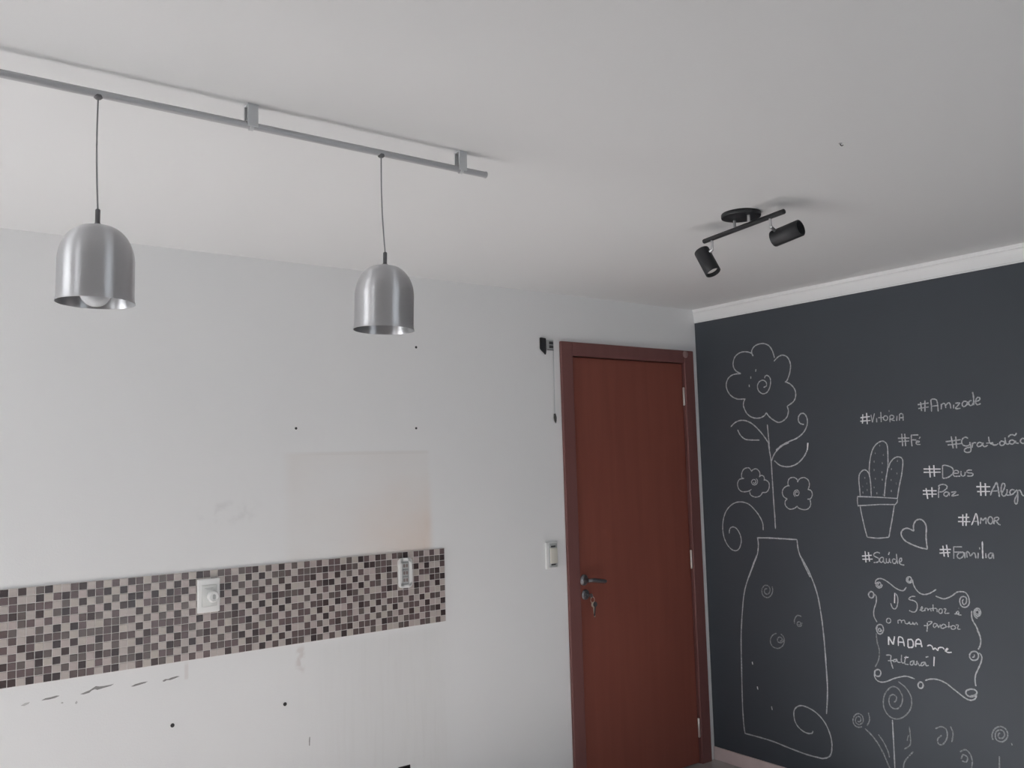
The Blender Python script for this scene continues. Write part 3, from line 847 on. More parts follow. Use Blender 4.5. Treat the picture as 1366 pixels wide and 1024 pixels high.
# ------------------------------------------------------------------ chalk drawings on the dark wall
# each stroke: tone, width in mm, straight segments?, points as y, z in mm on the wall
CHALK = [
 ('chalk_flower', 'large chalk flower with seven petals and a curling stem above the vase', [
  (1,6.5,0,[-382,2101,-376,2128,-398,2152,-442,2159,-481,2145,-504,2113,-514,2076]),
  (1,6.5,0,[-510,2061,-537,2080,-565,2085,-592,2070,-606,2036,-600,1996,-583,1960,-568,1948]),
  (1,6.5,0,[-568,1952,-597,1938,-622,1910,-626,1878,-612,1850,-573,1829]),
  (1,6.5,0,[-573,1830,-579,1806,-569,1777,-544,1758,-516,1752,-485,1767,-461,1786,-447,1805]),
  (1,6.5,0,[-449,1806,-429,1788,-396,1780,-356,1787,-324,1810,-306,1848,-310,1872,-320,1886]),
  (1,6.5,0,[-320,1884,-268,1888,-227,1909,-204,1942,-201,1976,-221,2006,-257,2019,-300,2018]),
  (1,6.5,0,[-300,2018,-266,2038,-252,2068,-262,2104,-291,2125,-329,2130,-370,2119,-385,2101]),
  (1,6,0,[-447,1980,-453,1991,-467,1992,-482,1975,-480,1942,-462,1911,-433,1902,-407,1919,-401,1946,-415,1966,-437,1971,-455,1960,-456,1941,-438,1934]),
  (1,9,1,[-393,2026,-398,2025]),
  (1,9,1,[-359,1992,-365,1992]),
  (1,10,1,[-346,1950,-352,1950]),
  (1,6.5,0,[-449,1745,-451,1701,-453,1651,-454,1616]),
  (1,6.5,0,[-216,1745,-249,1767,-291,1775,-336,1764,-375,1738,-416,1697,-452,1649]),
  (1,6.5,0,[-260,1728,-275,1700,-304,1677,-341,1671,-396,1668]),
  (1,6.5,0,[-493,1615,-533,1639,-575,1655,-616,1668,-655,1692,-679,1725,-684,1759,-671,1784,-651,1788,-636,1773,-634,1753,-645,1739,-664,1734]),
  (2,7,0,[-680,1644,-675,1610]),
  (1,6.5,0,[-449,1654,-453,1614,-460,1561,-461,1488,-462,1376,-464,1285,-464,1223]),
  (1,6.5,0,[-572,1649,-532,1635,-495,1609,-474,1584,-463,1561]),
  (1,6.5,0,[-678,1643,-675,1614,-654,1579,-618,1548,-579,1533,-545,1531,-510,1539,-480,1562]),
  (1,6,0,[-389,1213,-388,1249,-369,1285,-339,1318,-303,1344,-253,1353,-205,1342,-163,1310,-139,1268,-129,1219,-133,1171,-152,1131,-181,1105,-211,1100,-233,1115,-247,1150,-242,1183,-222,1213,-197,1222,-176,1211,-171,1187]),
 ]),
 ('chalk_blossom', 'small chalk blossom with a spiral centre left of the stem', [
  (1,5.5,0,[-337,1510,-319,1528,-289,1523,-273,1503,-271,1479,-286,1474]),
  (1,5.5,0,[-286,1474,-256,1469,-242,1448,-247,1421,-269,1406,-307,1408,-329,1418]),
  (1,5.5,0,[-317,1407,-323,1389,-351,1379,-380,1385,-397,1402]),
  (1,5.5,0,[-394,1403,-422,1405,-439,1426,-439,1452,-422,1465,-408,1465]),
  (1,5.5,0,[-414,1463,-411,1482,-397,1489,-380,1481]),
  (1,5.5,0,[-386,1483,-386,1505,-368,1522,-346,1519,-335,1508]),
  (1,5,0,[-361,1473,-367,1468,-370,1462,-370,1456,-367,1450,-363,1445,-356,1442,-349,1441,-343,1442,-337,1445,-334,1449,-332,1453,-332,1458,-335,1462,-339,1466,-344,1468,-349,1468,-354,1467,-357,1464,-359,1461,-360,1458,-359,1455,-357,1452,-354,1450,-351,1449,-347,1450,-345,1451,-343,1452,-342,1454]),
 ]),
 ('chalk_blossom', 'small chalk blossom with a spiral centre right of the stem', [
  (1,5.5,0,[-554,1436,-553,1455,-564,1473,-587,1478,-606,1469,-611,1455]),
  (1,5.5,0,[-608,1455,-622,1471,-647,1477,-669,1465,-675,1442,-666,1420]),
  (1,5.5,0,[-664,1420,-682,1414,-688,1395,-677,1376,-659,1373]),
  (1,5.5,0,[-672,1376,-676,1348,-660,1327,-633,1322,-607,1329,-600,1337]),
  (1,5.5,0,[-601,1339,-581,1327,-554,1323,-532,1339,-531,1361,-544,1372]),
  (1,5.5,0,[-544,1372,-523,1384,-517,1406,-528,1426,-550,1437,-561,1436]),
  (1,5,0,[-591,1384,-587,1389,-584,1395,-584,1401,-586,1407,-590,1412,-595,1415,-600,1416,-606,1416,-610,1413,-613,1409,-614,1404,-613,1399,-611,1395,-608,1391,-604,1390,-600,1389,-597,1390,-594,1393,-592,1396,-592,1399,-593,1403,-594,1405,-597,1407,-599,1408,-602,1408,-604,1407,-605,1405,-606,1403]),
 ]),
 ('chalk_vase', 'tall chalk outline of a vase with spirals, dots and a curl at its foot', [
  (1,7,0,[-348,1173,-431,1176,-510,1176,-588,1176]),
  (1,6.5,0,[-352,1174,-354,1135,-344,1088,-316,1033,-283,968]),
  (1,6.5,0,[-587,1175,-592,1123,-613,1071,-649,1001]),
  (1,6.5,0,[-341,1086,-300,1006,-254,903,-232,797,-215,660,-208,504,-202,328,-204,216,-210,174]),
  (1,6.5,0,[-208,176,-285,177,-384,175,-480,165,-572,158,-640,159,-667,162,-701,181,-714,216,-713,267,-689,323,-648,361,-598,380,-552,381,-518,355,-515,310,-534,278,-573,260,-607,263,-617,276]),
  (1,7,0,[-598,1102,-642,1032,-681,934,-697,840,-706,726,-709,604,-709,481,-696,371]),
  (0,6,0,[-425,936,-428,923,-426,910,-420,897,-411,887,-400,880,-388,878,-377,880,-368,886,-362,895,-361,905,-362,916,-368,926,-375,934,-384,938,-393,939,-401,937,-407,933,-411,926,-412,918,-410,910,-406,903,-401,898,-395,896,-388,895,-383,897,-379,900,-377,905,-377,910,-379,915,-381,919,-385,921,-388,922,-392,922,-394,921]),
  (0,6,0,[-588,808,-564,810,-547,788,-546,768]),
  (0,5,0,[-588,779,-589,774,-587,768,-584,764,-579,760,-574,759,-569,758,-565,760,-562,762,-561,766,-560,770,-562,774,-564,778,-568,780,-572,781,-575,781,-578,780,-580,778,-581,776,-581,773,-580,770,-578,768,-576,766,-573,766,-571,766,-569,767,-568,768,-568,770]),
  (0,6,0,[-462,708,-473,701,-480,690,-481,678,-477,664,-469,652,-457,642,-442,636,-428,635,-414,638,-404,645,-398,656,-397,668,-402,682,-410,693,-423,703,-437,708]),
  (0,6,0,[-478,687,-477,680,-474,674,-468,670,-462,666,-455,665,-448,666,-443,668,-440,672,-440,677,-441,682,-444,686,-448,690,-453,692,-458,692,-463,691,-466,689,-468,686,-468,683,-467,680,-464,677,-461,675,-458,673,-455,673]),
  (2,10,1,[-276,538,-282,539]),
  (2,10,1,[-300,419,-306,420]),
  (1,11,1,[-382,336,-388,337]),
 ]),
 ('chalk_cactus', 'chalk cactus with three dotted arms in a flower pot', [
  (1,5.5,0,[-994,1486,-995,1519,-1003,1563,-1018,1603,-1039,1627,-1064,1638,-1082,1631,-1090,1613,-1089,1566,-1085,1518,-1073,1469,-1064,1420,-1060,1391]),
  (1,5.5,0,[-941,1392,-940,1429,-939,1464,-945,1492,-966,1510,-984,1504,-994,1481,-997,1444,-996,1392]),
  (1,5.5,0,[-1089,1518,-1097,1539,-1116,1559,-1137,1566,-1155,1558,-1157,1534,-1147,1483,-1133,1435,-1121,1384]),
  (0,6,1,[-1051,1619,-1055,1619]),
  (0,6,1,[-1027,1585,-1031,1585]),
  (0,6,1,[-1065,1577,-1070,1577]),
  (0,6,1,[-1019,1547,-1023,1547]),
  (0,6,1,[-1058,1540,-1063,1540]),
  (0,6,1,[-1016,1509,-1021,1509]),
  (0,6,1,[-1053,1499,-1058,1499]),
  (0,6,1,[-1019,1470,-1024,1470]),
  (0,6,1,[-1052,1466,-1057,1466]),
  (0,6,1,[-1011,1432,-1015,1432]),
  (0,6,1,[-1022,1405,-1027,1405]),
  (0,6,1,[-1053,1398,-1057,1398]),
  (0,6,1,[-967,1474,-972,1474]),
  (0,6,1,[-976,1449,-980,1449]),
  (0,6,1,[-954,1436,-959,1436]),
  (0,6,1,[-975,1419,-980,1419]),
  (0,6,1,[-953,1407,-958,1407]),
  (0,6,1,[-1131,1549,-1135,1548]),
  (0,6,1,[-1100,1513,-1104,1512]),
  (0,6,1,[-1125,1493,-1129,1493]),
  (0,6,1,[-1095,1464,-1099,1464]),
  (0,6,1,[-1118,1449,-1122,1449]),
  (0,6,1,[-1092,1416,-1097,1416]),
  (1,5.5,1,[-927,1389,-995,1388,-1059,1386,-1122,1383,-1119,1367,-1109,1356,-1036,1355,-971,1350,-926,1347,-925,1369,-927,1389]),
  (1,5.5,0,[-937,1347,-943,1304,-953,1250,-963,1206]),
  (1,5.5,0,[-1105,1355,-1093,1304,-1079,1250,-1069,1211]),
  (1,5.5,0,[-963,1206,-1015,1204,-1069,1211]),
 ]),
 ('chalk_heart', 'tilted chalk heart beside the cactus pot', [
  (1,6.5,0,[-1187,1244,-1187,1267,-1199,1288,-1218,1295,-1235,1286,-1244,1263,-1240,1217,-1242,1169]),
  (1,6.5,0,[-1243,1169,-1212,1173,-1176,1184,-1143,1200,-1128,1224,-1134,1244,-1157,1254,-1188,1243]),
 ]),
 ('chalk_word', 'chalk word #Vitória, leftmost of the words above the cactus', [
  (2,5.5,0,[-980,1764,-975,1722]),
  (2,5.5,0,[-999,1769,-999,1718]),
  (2,5.5,0,[-967,1749,-1014,1752]),
  (2,5.5,0,[-965,1733,-1016,1734]),
  (1,5,0,[-1020,1760,-1025,1725]),
  (1,5,0,[-1038,1765,-1025,1725]),
  (1,5,0,[-1047,1743,-1046,1724]),
  (1,5,0,[-1069,1769,-1068,1724]),
  (1,5,0,[-1055,1744,-1081,1744]),
  (1,5,0,[-1100,1740,-1099,1736,-1097,1733,-1094,1731,-1091,1730,-1088,1730,-1084,1732,-1082,1734,-1080,1737,-1080,1741,-1081,1744,-1083,1747,-1086,1750,-1089,1751,-1092,1750,-1096,1749,-1098,1747,-1100,1743,-1100,1740]),
  (0,7,1,[-1107,1771,-1111,1771]),
  (1,5,0,[-1110,1720,-1112,1748,-1122,1751,-1130,1745,-1126,1737,-1113,1734,-1133,1726]),
  (1,5,0,[-1145,1747,-1142,1725]),
  (1,5,0,[-1155,1725,-1158,1753,-1171,1754,-1173,1742,-1172,1724]),
  (1,5,0,[-1156,1738,-1172,1737]),
 ]),
 ('chalk_word', 'chalk word #Amizade, uppermost of the words on the dark wall', [
  (1,5.5,0,[-1257,1800,-1259,1761]),
  (1,5.5,0,[-1277,1806,-1274,1758]),
  (1,5.5,0,[-1244,1790,-1293,1794]),
  (1,5.5,0,[-1245,1773,-1292,1777]),
  (1,5.5,0,[-1303,1756,-1304,1782,-1304,1806,-1315,1809,-1327,1805,-1331,1790,-1332,1771,-1332,1755]),
  (1,5,0,[-1304,1779,-1333,1780]),
  (1,5.5,0,[-1346,1763,-1348,1786]),
  (1,5.5,0,[-1348,1782,-1358,1788,-1364,1783,-1366,1767]),
  (1,5.5,0,[-1366,1778,-1377,1788,-1385,1784,-1387,1763]),
  (1,5.5,0,[-1400,1779,-1399,1763]),
  (1,5.5,0,[-1407,1784,-1425,1785,-1420,1777,-1407,1762,-1428,1762]),
  (1,5.5,0,[-1456,1788,-1444,1790,-1436,1780,-1439,1769,-1449,1770,-1457,1781,-1458,1789,-1458,1773]),
  (1,5.5,0,[-1476,1791,-1467,1789,-1463,1780,-1468,1771,-1477,1773,-1481,1781]),
  (1,6,0,[-1482,1826,-1485,1804,-1483,1771]),
  (1,5.5,0,[-1493,1786,-1507,1790,-1510,1799,-1501,1802,-1494,1793,-1492,1781,-1498,1772,-1512,1776]),
 ]),
 ('chalk_word', 'short chalk word #Fé next to the top of the cactus', [
  (1,5.5,0,[-1161,1667,-1162,1612]),
  (1,5.5,0,[-1175,1666,-1176,1612]),
  (1,5.5,0,[-1142,1648,-1196,1647]),
  (1,5.5,0,[-1144,1633,-1193,1634]),
  (1,5.5,0,[-1205,1660,-1204,1638,-1205,1610]),
  (1,5.5,0,[-1203,1659,-1237,1659]),
  (1,5.5,0,[-1202,1639,-1226,1637]),
  (1,5,0,[-1224,1627,-1237,1628,-1239,1631,-1230,1633,-1225,1627,-1227,1619,-1244,1617]),
  (1,5,0,[-1245,1650,-1239,1642]),
 ]),
 ('chalk_word', 'chalk word #Gratidão running to the right of the cactus top', [
  (1,5.5,0,[-1380,1646,-1385,1596]),
  (1,5.5,0,[-1399,1645,-1399,1596]),
  (1,5.5,0,[-1355,1625,-1419,1631]),
  (1,5.5,0,[-1362,1611,-1421,1615]),
  (1,5.5,0,[-1450,1635,-1440,1641,-1427,1634,-1422,1620,-1428,1608,-1443,1604,-1455,1610,-1456,1620]),
  (1,5.5,0,[-1456,1620,-1459,1597,-1456,1581,-1443,1577,-1432,1582,-1433,1591,-1445,1597,-1457,1599]),
  (1,5.5,0,[-1464,1596,-1467,1617]),
  (1,5,0,[-1467,1610,-1474,1617,-1482,1615]),
  (1,5.5,0,[-1507,1613,-1493,1617,-1485,1608,-1489,1600,-1502,1604,-1509,1614,-1509,1603,-1516,1599,-1528,1605]),
  (1,5.5,0,[-1533,1639,-1536,1615,-1548,1607,-1559,1604]),
  (1,5,0,[-1522,1613,-1548,1614]),
  (1,5,0,[-1547,1617,-1550,1604,-1562,1605,-1569,1610]),
  (1,5.5,0,[-1595,1615,-1582,1619,-1575,1611,-1579,1602,-1590,1604,-1598,1617]),
  (1,5.5,0,[-1597,1633,-1598,1615,-1603,1606,-1614,1609]),
  (1,5.5,0,[-1633,1618,-1622,1622,-1613,1616,-1617,1607,-1627,1607,-1636,1617,-1638,1610,-1648,1608]),
  (1,5.5,0,[-1610,1633,-1616,1641,-1626,1643,-1636,1640,-1643,1650]),
  (1,5.5,0,[-1676,1616,-1676,1613,-1673,1610,-1670,1608,-1667,1607,-1663,1607,-1660,1608,-1657,1611,-1655,1614,-1655,1617,-1656,1621,-1658,1623,-1661,1626,-1664,1627,-1668,1626,-1672,1625,-1674,1623,-1676,1620,-1676,1616]),
 ]),
 ('chalk_word', 'chalk word #Deus, directly above the word #Paz', [
  (2,5.5,0,[-1276,1525,-1277,1475]),
  (2,5.5,0,[-1296,1527,-1296,1478]),
  (2,5.5,0,[-1250,1511,-1325,1510]),
  (2,5.5,0,[-1249,1497,-1324,1497]),
  (1,5.5,0,[-1334,1524,-1331,1471]),
  (1,5.5,0,[-1333,1523,-1343,1526,-1360,1522,-1374,1515,-1379,1503,-1376,1491,-1362,1479,-1345,1472,-1331,1471]),
  (1,5,0,[-1378,1492,-1397,1492,-1400,1499,-1392,1504,-1383,1501,-1377,1491,-1381,1480,-1392,1479,-1407,1480]),
  (1,5,0,[-1411,1501,-1410,1485,-1416,1480,-1425,1483,-1428,1497]),
  (1,5,0,[-1456,1504,-1441,1504,-1434,1497,-1442,1493,-1457,1491,-1459,1485,-1452,1480,-1434,1480]),
 ]),
 ('chalk_word', 'chalk word #Paz, directly below the word #Deus', [
  (2,5.5,0,[-1255,1429,-1259,1383]),
  (2,5.5,0,[-1281,1433,-1280,1390]),
  (2,5.5,0,[-1240,1418,-1301,1418]),
  (2,5.5,0,[-1239,1403,-1300,1404]),
  (1,5.5,0,[-1314,1437,-1309,1415,-1307,1388]),
  (1,5.5,0,[-1309,1436,-1318,1443,-1334,1445,-1346,1439,-1346,1430,-1335,1420,-1324,1414,-1311,1414]),
  (1,5,0,[-1352,1412,-1339,1413,-1331,1404,-1336,1396,-1345,1397,-1354,1410,-1354,1397]),
  (1,5,0,[-1362,1412,-1384,1414,-1364,1397,-1394,1402]),
 ]),
 ('chalk_word', 'chalk word #Alegria running off towards the right beside #Paz', [
  (2,5.5,0,[-1487,1455,-1485,1399]),
  (2,5.5,0,[-1506,1450,-1504,1399]),
  (2,5.5,0,[-1469,1436,-1525,1436]),
  (2,5.5,0,[-1471,1416,-1524,1417]),
  (1,6,0,[-1523,1401,-1530,1418,-1540,1436,-1551,1453,-1555,1435,-1557,1413,-1558,1395]),
  (1,5,0,[-1530,1418,-1556,1420]),
  (1,5.5,0,[-1568,1410,-1579,1429,-1583,1444,-1577,1450,-1571,1444,-1567,1426,-1568,1407,-1574,1399,-1583,1403,-1589,1414,-1590,1426]),
  (1,5,0,[-1590,1417,-1587,1404,-1596,1403,-1606,1405]),
  (1,5.5,0,[-1618,1423,-1608,1425,-1600,1417,-1601,1408,-1608,1406,-1617,1414,-1627,1423,-1629,1409,-1627,1384,-1623,1370,-1617,1370,-1615,1379,-1620,1394,-1630,1409]),
  (1,5.5,0,[-1631,1420,-1638,1423,-1642,1416,-1646,1405,-1653,1401,-1660,1408,-1663,1420]),
  (1,5.5,0,[-1665,1420,-1664,1402,-1671,1402]),
  (1,5.5,0,[-1687,1419,-1680,1420,-1675,1411,-1678,1402,-1686,1406,-1690,1419,-1690,1404,-1697,1403]),
 ]),
 ('chalk_word', 'chalk word #Amor in capitals, between #Alegria and #Família', [
  (2,5.5,0,[-1405,1321,-1402,1274]),
  (2,5.5,0,[-1421,1325,-1415,1274]),
  (2,5.5,0,[-1385,1308,-1431,1310]),
  (2,5.5,0,[-1383,1291,-1434,1292]),
  (2,5.5,0,[-1438,1278,-1449,1301,-1460,1326,-1465,1301,-1465,1278]),
  (1,5,0,[-1447,1294,-1464,1294]),
  (1,5.5,0,[-1474,1284,-1479,1309,-1485,1299,-1498,1310,-1497,1285]),
  (1,5.5,0,[-1525,1301,-1524,1296,-1522,1291,-1519,1288,-1516,1286,-1513,1286,-1510,1288,-1508,1291,-1506,1295,-1506,1300,-1507,1305,-1509,1310,-1512,1313,-1515,1315,-1518,1315,-1521,1313,-1523,1310,-1525,1306,-1525,1301]),
  (1,5.5,0,[-1528,1286,-1533,1311]),
  (1,5,0,[-1531,1310,-1544,1314,-1549,1309,-1543,1301,-1532,1299]),
  (1,5.5,0,[-1538,1299,-1545,1288,-1554,1283]),
 ]),
 ('chalk_word', 'chalk word #Família, lowest of the words to the right of the heart', [
  (2,5.5,0,[-1311,1187,-1314,1142]),
  (2,5.5,0,[-1327,1192,-1331,1141]),
  (2,5.5,0,[-1296,1170,-1345,1174]),
  (2,5.5,0,[-1294,1155,-1341,1161]),
  (1,5.5,0,[-1357,1185,-1354,1136]),
  (1,5.5,0,[-1355,1185,-1392,1187]),
  (1,5,0,[-1356,1163,-1395,1166]),
  (1,5.5,0,[-1399,1164,-1380,1162,-1370,1152,-1371,1142,-1381,1139,-1394,1149,-1401,1164,-1401,1140]),
  (1,5.5,0,[-1410,1144,-1410,1167,-1419,1165,-1423,1153,-1428,1155,-1436,1164,-1443,1163,-1446,1143]),
  (1,5.5,0,[-1457,1167,-1454,1143]),
  (1,7,1,[-1462,1185,-1466,1185]),
  (2,6,0,[-1477,1214,-1475,1175,-1474,1144]),
  (1,5.5,0,[-1487,1167,-1487,1147]),
  (1,5.5,0,[-1517,1168,-1505,1168,-1497,1158,-1500,1148,-1509,1151,-1516,1167,-1517,1146]),
 ]),
 ('chalk_word', 'chalk word #Saúde under the cactus pot', [
  (2,5.5,0,[-948,1142,-949,1092]),
  (2,5.5,0,[-964,1139,-967,1097]),
  (2,5.5,0,[-931,1119,-980,1126]),
  (2,5.5,0,[-932,1105,-983,1109]),
  (1,5.5,0,[-1021,1137,-1009,1141,-995,1136,-989,1127,-998,1120,-1011,1115,-1015,1106,-1006,1097,-987,1094]),
  (1,5,0,[-1034,1121,-1022,1117,-1017,1106,-1022,1097,-1033,1103,-1036,1120,-1036,1102,-1042,1095,-1052,1101]),
  (1,5,0,[-1050,1117,-1050,1101,-1060,1100,-1065,1117,-1066,1102,-1073,1099]),
  (1,5,0,[-1067,1146,-1061,1133]),
  (1,5.5,0,[-1094,1115,-1082,1116,-1078,1107,-1083,1097,-1093,1100,-1098,1113]),
  (1,5.5,0,[-1099,1140,-1100,1115,-1102,1096]),
  (1,5.5,0,[-1110,1102,-1121,1111,-1121,1122,-1113,1118,-1110,1102,-1118,1095,-1133,1093]),
 ]),
 ('chalk_verse', 'chalk handwritten verse O Senhor é o meu pastor inside the scrolled frame', [
  (2,5,0,[-1079,968,-1075,923]),
  (1,5,0,[-1081,967,-1089,958,-1092,940,-1086,911,-1075,898,-1063,903,-1057,921]),
  (1,5,0,[-1174,962,-1156,960,-1143,949,-1150,945,-1166,943,-1178,934,-1179,916,-1171,899,-1157,894,-1141,899]),
  (1,4.5,0,[-1188,905,-1202,913,-1201,922,-1195,912,-1198,903,-1212,907]),
  (1,4.5,0,[-1213,904,-1214,915,-1223,917,-1227,907]),
  (1,4.5,0,[-1227,912,-1237,918,-1240,906]),
  (1,4.5,0,[-1250,936,-1249,908]),
  (1,4.5,0,[-1231,916,-1253,920,-1265,920,-1266,906]),
  (1,4.5,0,[-1289,913,-1288,909,-1287,906,-1284,904,-1282,903,-1279,902,-1277,903,-1275,905,-1273,908,-1273,911,-1274,914,-1275,917,-1278,920,-1280,921,-1283,922,-1286,921,-1288,919,-1289,916,-1289,913]),
  (1,4.5,0,[-1295,923,-1305,923,-1299,906,-1319,908]),
  (1,5,0,[-1339,907,-1358,911,-1356,920,-1348,912,-1357,906,-1369,906]),
  (0,5,1,[-1358,933,-1362,933]),
  (1,4.5,0,[-1052,844,-1051,841,-1049,837,-1046,835,-1042,833,-1039,833,-1036,833,-1033,835,-1031,838,-1031,842,-1032,846,-1034,849,-1037,852,-1040,853,-1044,854,-1047,853,-1050,851,-1051,848,-1052,844]),
  (1,4.5,0,[-1086,836,-1087,850,-1100,852,-1102,840]),
  (1,4.5,0,[-1103,850,-1116,854,-1119,840]),
  (1,4.5,0,[-1120,841,-1131,841,-1137,849,-1137,841]),
  (1,4.5,0,[-1140,851,-1141,841,-1152,843,-1154,851,-1156,840]),
  (1,4.5,0,[-1158,849,-1161,841,-1170,851,-1175,841]),
  (1,5,0,[-1220,857,-1218,836,-1215,818]),
  (1,4.5,0,[-1203,842,-1224,846,-1241,863,-1222,861]),
  (1,4.5,0,[-1264,855,-1251,857,-1245,847,-1250,840,-1264,852,-1267,842,-1277,856]),
  (1,4.5,0,[-1276,846,-1290,859,-1301,851,-1286,841,-1276,844]),
  (1,5,0,[-1314,871,-1312,846]),
  (1,4.5,0,[-1301,849,-1326,855]),
  (1,4.5,0,[-1340,852,-1340,849,-1338,847,-1335,845,-1332,843,-1328,843,-1325,843,-1323,845,-1321,847,-1321,849,-1322,852,-1323,854,-1326,856,-1329,858,-1333,858,-1336,858,-1338,856,-1340,854,-1340,852]),
  (1,4.5,0,[-1342,862,-1353,863,-1349,848,-1361,847]),
 ]),
 ('chalk_verse', 'bold chalk word NADA with faltará below it inside the scrolled frame', [
  (2,6.5,0,[-1034,737,-1036,773]),
  (2,6.5,0,[-1036,772,-1056,742]),
  (2,6.5,0,[-1056,742,-1065,778]),
  (2,6,0,[-1080,739,-1083,774,-1093,779,-1103,772,-1108,741]),
  (2,6,0,[-1081,756,-1105,758]),
  (2,6.5,0,[-1126,772,-1125,740]),
  (2,6.5,0,[-1125,772,-1143,775,-1150,763,-1146,744,-1125,739]),
  (2,6.5,0,[-1160,746,-1162,769,-1172,780,-1183,776,-1188,749]),
  (2,6,0,[-1161,760,-1184,762]),
  (2,5.5,0,[-1212,757,-1223,763,-1233,759,-1238,747,-1246,754,-1257,746,-1262,757,-1278,761,-1286,754]),
  (2,5.5,0,[-1287,747,-1301,757,-1298,760,-1291,750,-1300,744,-1317,747]),
  (1,5.5,0,[-1018,690,-1041,692,-1039,669,-1048,636]),
  (1,5,0,[-1026,667,-1049,672]),
  (1,5,0,[-1068,680,-1055,676,-1052,668,-1063,670,-1068,681,-1072,669,-1086,669]),
  (1,5,0,[-1092,703,-1090,671,-1102,670]),
  (1,5,0,[-1114,701,-1108,687,-1105,667,-1122,666]),
  (2,5,0,[-1104,693,-1124,697]),
  (1,5,0,[-1146,685,-1133,680,-1130,667,-1141,669,-1148,686,-1149,671,-1159,671]),
  (1,5,0,[-1159,671,-1161,686,-1172,669,-1182,681]),
  (1,5,0,[-1196,688,-1183,683,-1178,671,-1189,674,-1198,688,-1201,674,-1213,677]),
  (1,4.5,0,[-1202,709,-1214,714]),
  (2,5.5,0,[-1240,717,-1235,677]),
 ]),
 ('chalk_frame', 'curly chalk frame of scrolls drawn around the verse', [
  (1,5.5,0,[-1022,999,-1020,993,-1017,988,-1012,985,-1007,983,-1002,983,-997,985,-994,988,-992,992,-993,997,-994,1001,-997,1005,-1001,1007,-1005,1008,-1009,1008,-1012,1007,-1014,1004,-1015,1001,-1015,997,-1013,994,-1011,992,-1008,990,-1006,989,-1003,990,-1001,991,-1000,993,-999,995,-1000,997,-1001,999,-1002,1001,-1004,1002,-1006,1002,-1007,1001]),
  (1,5.5,0,[-988,999,-993,1016,-1011,1025,-1032,1022,-1059,1007,-1082,991,-1105,982,-1122,983,-1135,998]),
  (1,6,0,[-1166,1034,-1164,1028,-1161,1023,-1157,1020,-1152,1018,-1147,1018,-1143,1020,-1140,1023,-1138,1027,-1139,1032,-1140,1037,-1143,1040,-1147,1043,-1151,1044,-1155,1044,-1158,1042,-1160,1039,-1161,1036,-1160,1032,-1159,1029,-1156,1026,-1154,1024,-1150,1024,-1148,1024,-1145,1026,-1144,1028,-1144,1030,-1144,1033,-1145,1035,-1147,1037,-1149,1038]),
  (1,5.5,0,[-1166,1034,-1169,1012,-1181,990,-1198,977,-1218,975,-1241,983,-1269,1001]),
  (1,6.5,0,[-980,951,-978,946,-975,941,-971,937,-966,935,-961,935,-957,937,-954,941,-952,945,-952,950,-954,955,-958,959,-962,962,-966,963,-971,962,-974,960,-977,956,-977,952,-976,948,-974,944]),
  (1,5.5,0,[-979,953,-989,944,-987,918,-974,884,-972,855,-985,830]),
  (1,6,0,[-978,797,-980,805,-984,813,-990,818,-996,821,-1003,821,-1008,819,-1012,814,-1014,807,-1014,799,-1011,792,-1007,785,-1001,781,-995,779,-989,780,-985,783,-982,789,-981,796,-982,803,-985,809]),
  (1,5,0,[-1006,799,-1005,796,-1003,793,-1000,791,-997,790,-994,790,-991,791,-989,793,-989,795,-989,798,-990,800,-992,802,-994,803,-996,804,-998,803,-1000,802,-1001,801,-1001,799,-1001,798,-1000,796,-999,795,-997,795]),
  (0,5,0,[-978,781,-978,755,-980,730]),
  (1,5.5,0,[-1264,973,-1280,968,-1300,965,-1321,973,-1339,984,-1357,998,-1376,1002,-1392,1000,-1402,988,-1406,970,-1404,955,-1395,943,-1382,939,-1371,944,-1366,961,-1370,975,-1381,983,-1393,980,-1395,968,-1391,956,-1381,950,-1377,962,-1382,972]),
  (1,6,0,[-1435,901,-1430,902,-1425,906,-1422,912,-1422,918,-1422,926,-1425,932,-1429,937,-1434,940,-1439,941,-1443,940,-1446,937,-1448,932,-1449,926,-1448,921,-1445,915,-1442,912,-1438,909,-1435,909,-1431,910,-1429,913,-1427,917,-1427,921,-1428,926,-1430,930,-1433,932,-1436,934,-1438,934,-1441,932,-1442,930,-1443,927,-1443,924,-1442,921,-1441,919,-1439,917,-1437,916,-1435,917,-1434,918,-1433,919,-1433,921]),
  (1,6,0,[-1413,928,-1411,906,-1415,888,-1427,866,-1435,845,-1441,825]),
  (1,6,0,[-1429,853,-1438,833,-1441,810,-1436,789,-1428,775]),
  (1,6,0,[-1428,749,-1426,743,-1423,737,-1418,732,-1411,729,-1405,728,-1399,729,-1394,733,-1391,738,-1391,744,-1392,750,-1396,756,-1401,761,-1408,764,-1414,765,-1420,764,-1425,760,-1427,755,-1428,749]),
  (1,5,0,[-1401,739,-1409,743,-1411,752]),
  (1,6,0,[-1431,762,-1440,749,-1437,728,-1424,700,-1410,671,-1406,647,-1408,625]),
  (1,6.5,0,[-1409,591,-1403,586,-1395,582,-1386,579,-1378,579,-1370,581,-1366,585,-1364,589,-1365,595,-1369,601,-1376,605,-1384,609,-1392,610,-1399,610,-1405,608,-1409,604,-1410,600,-1408,595,-1403,590,-1397,586,-1390,583,-1383,582]),
  (1,6,0,[-1408,589,-1400,573,-1381,564,-1361,568,-1337,582,-1311,598,-1281,616,-1244,624,-1212,619,-1192,610]),
  (0,5.5,0,[-977,771,-981,737,-987,709,-986,683,-978,658,-962,630]),
  (1,6.5,0,[-988,608,-987,603,-984,597,-980,593,-975,591,-969,590,-964,591,-961,594,-958,598,-958,603,-959,609,-962,614,-967,618,-972,620,-977,621,-981,620,-985,617,-987,613,-988,608]),
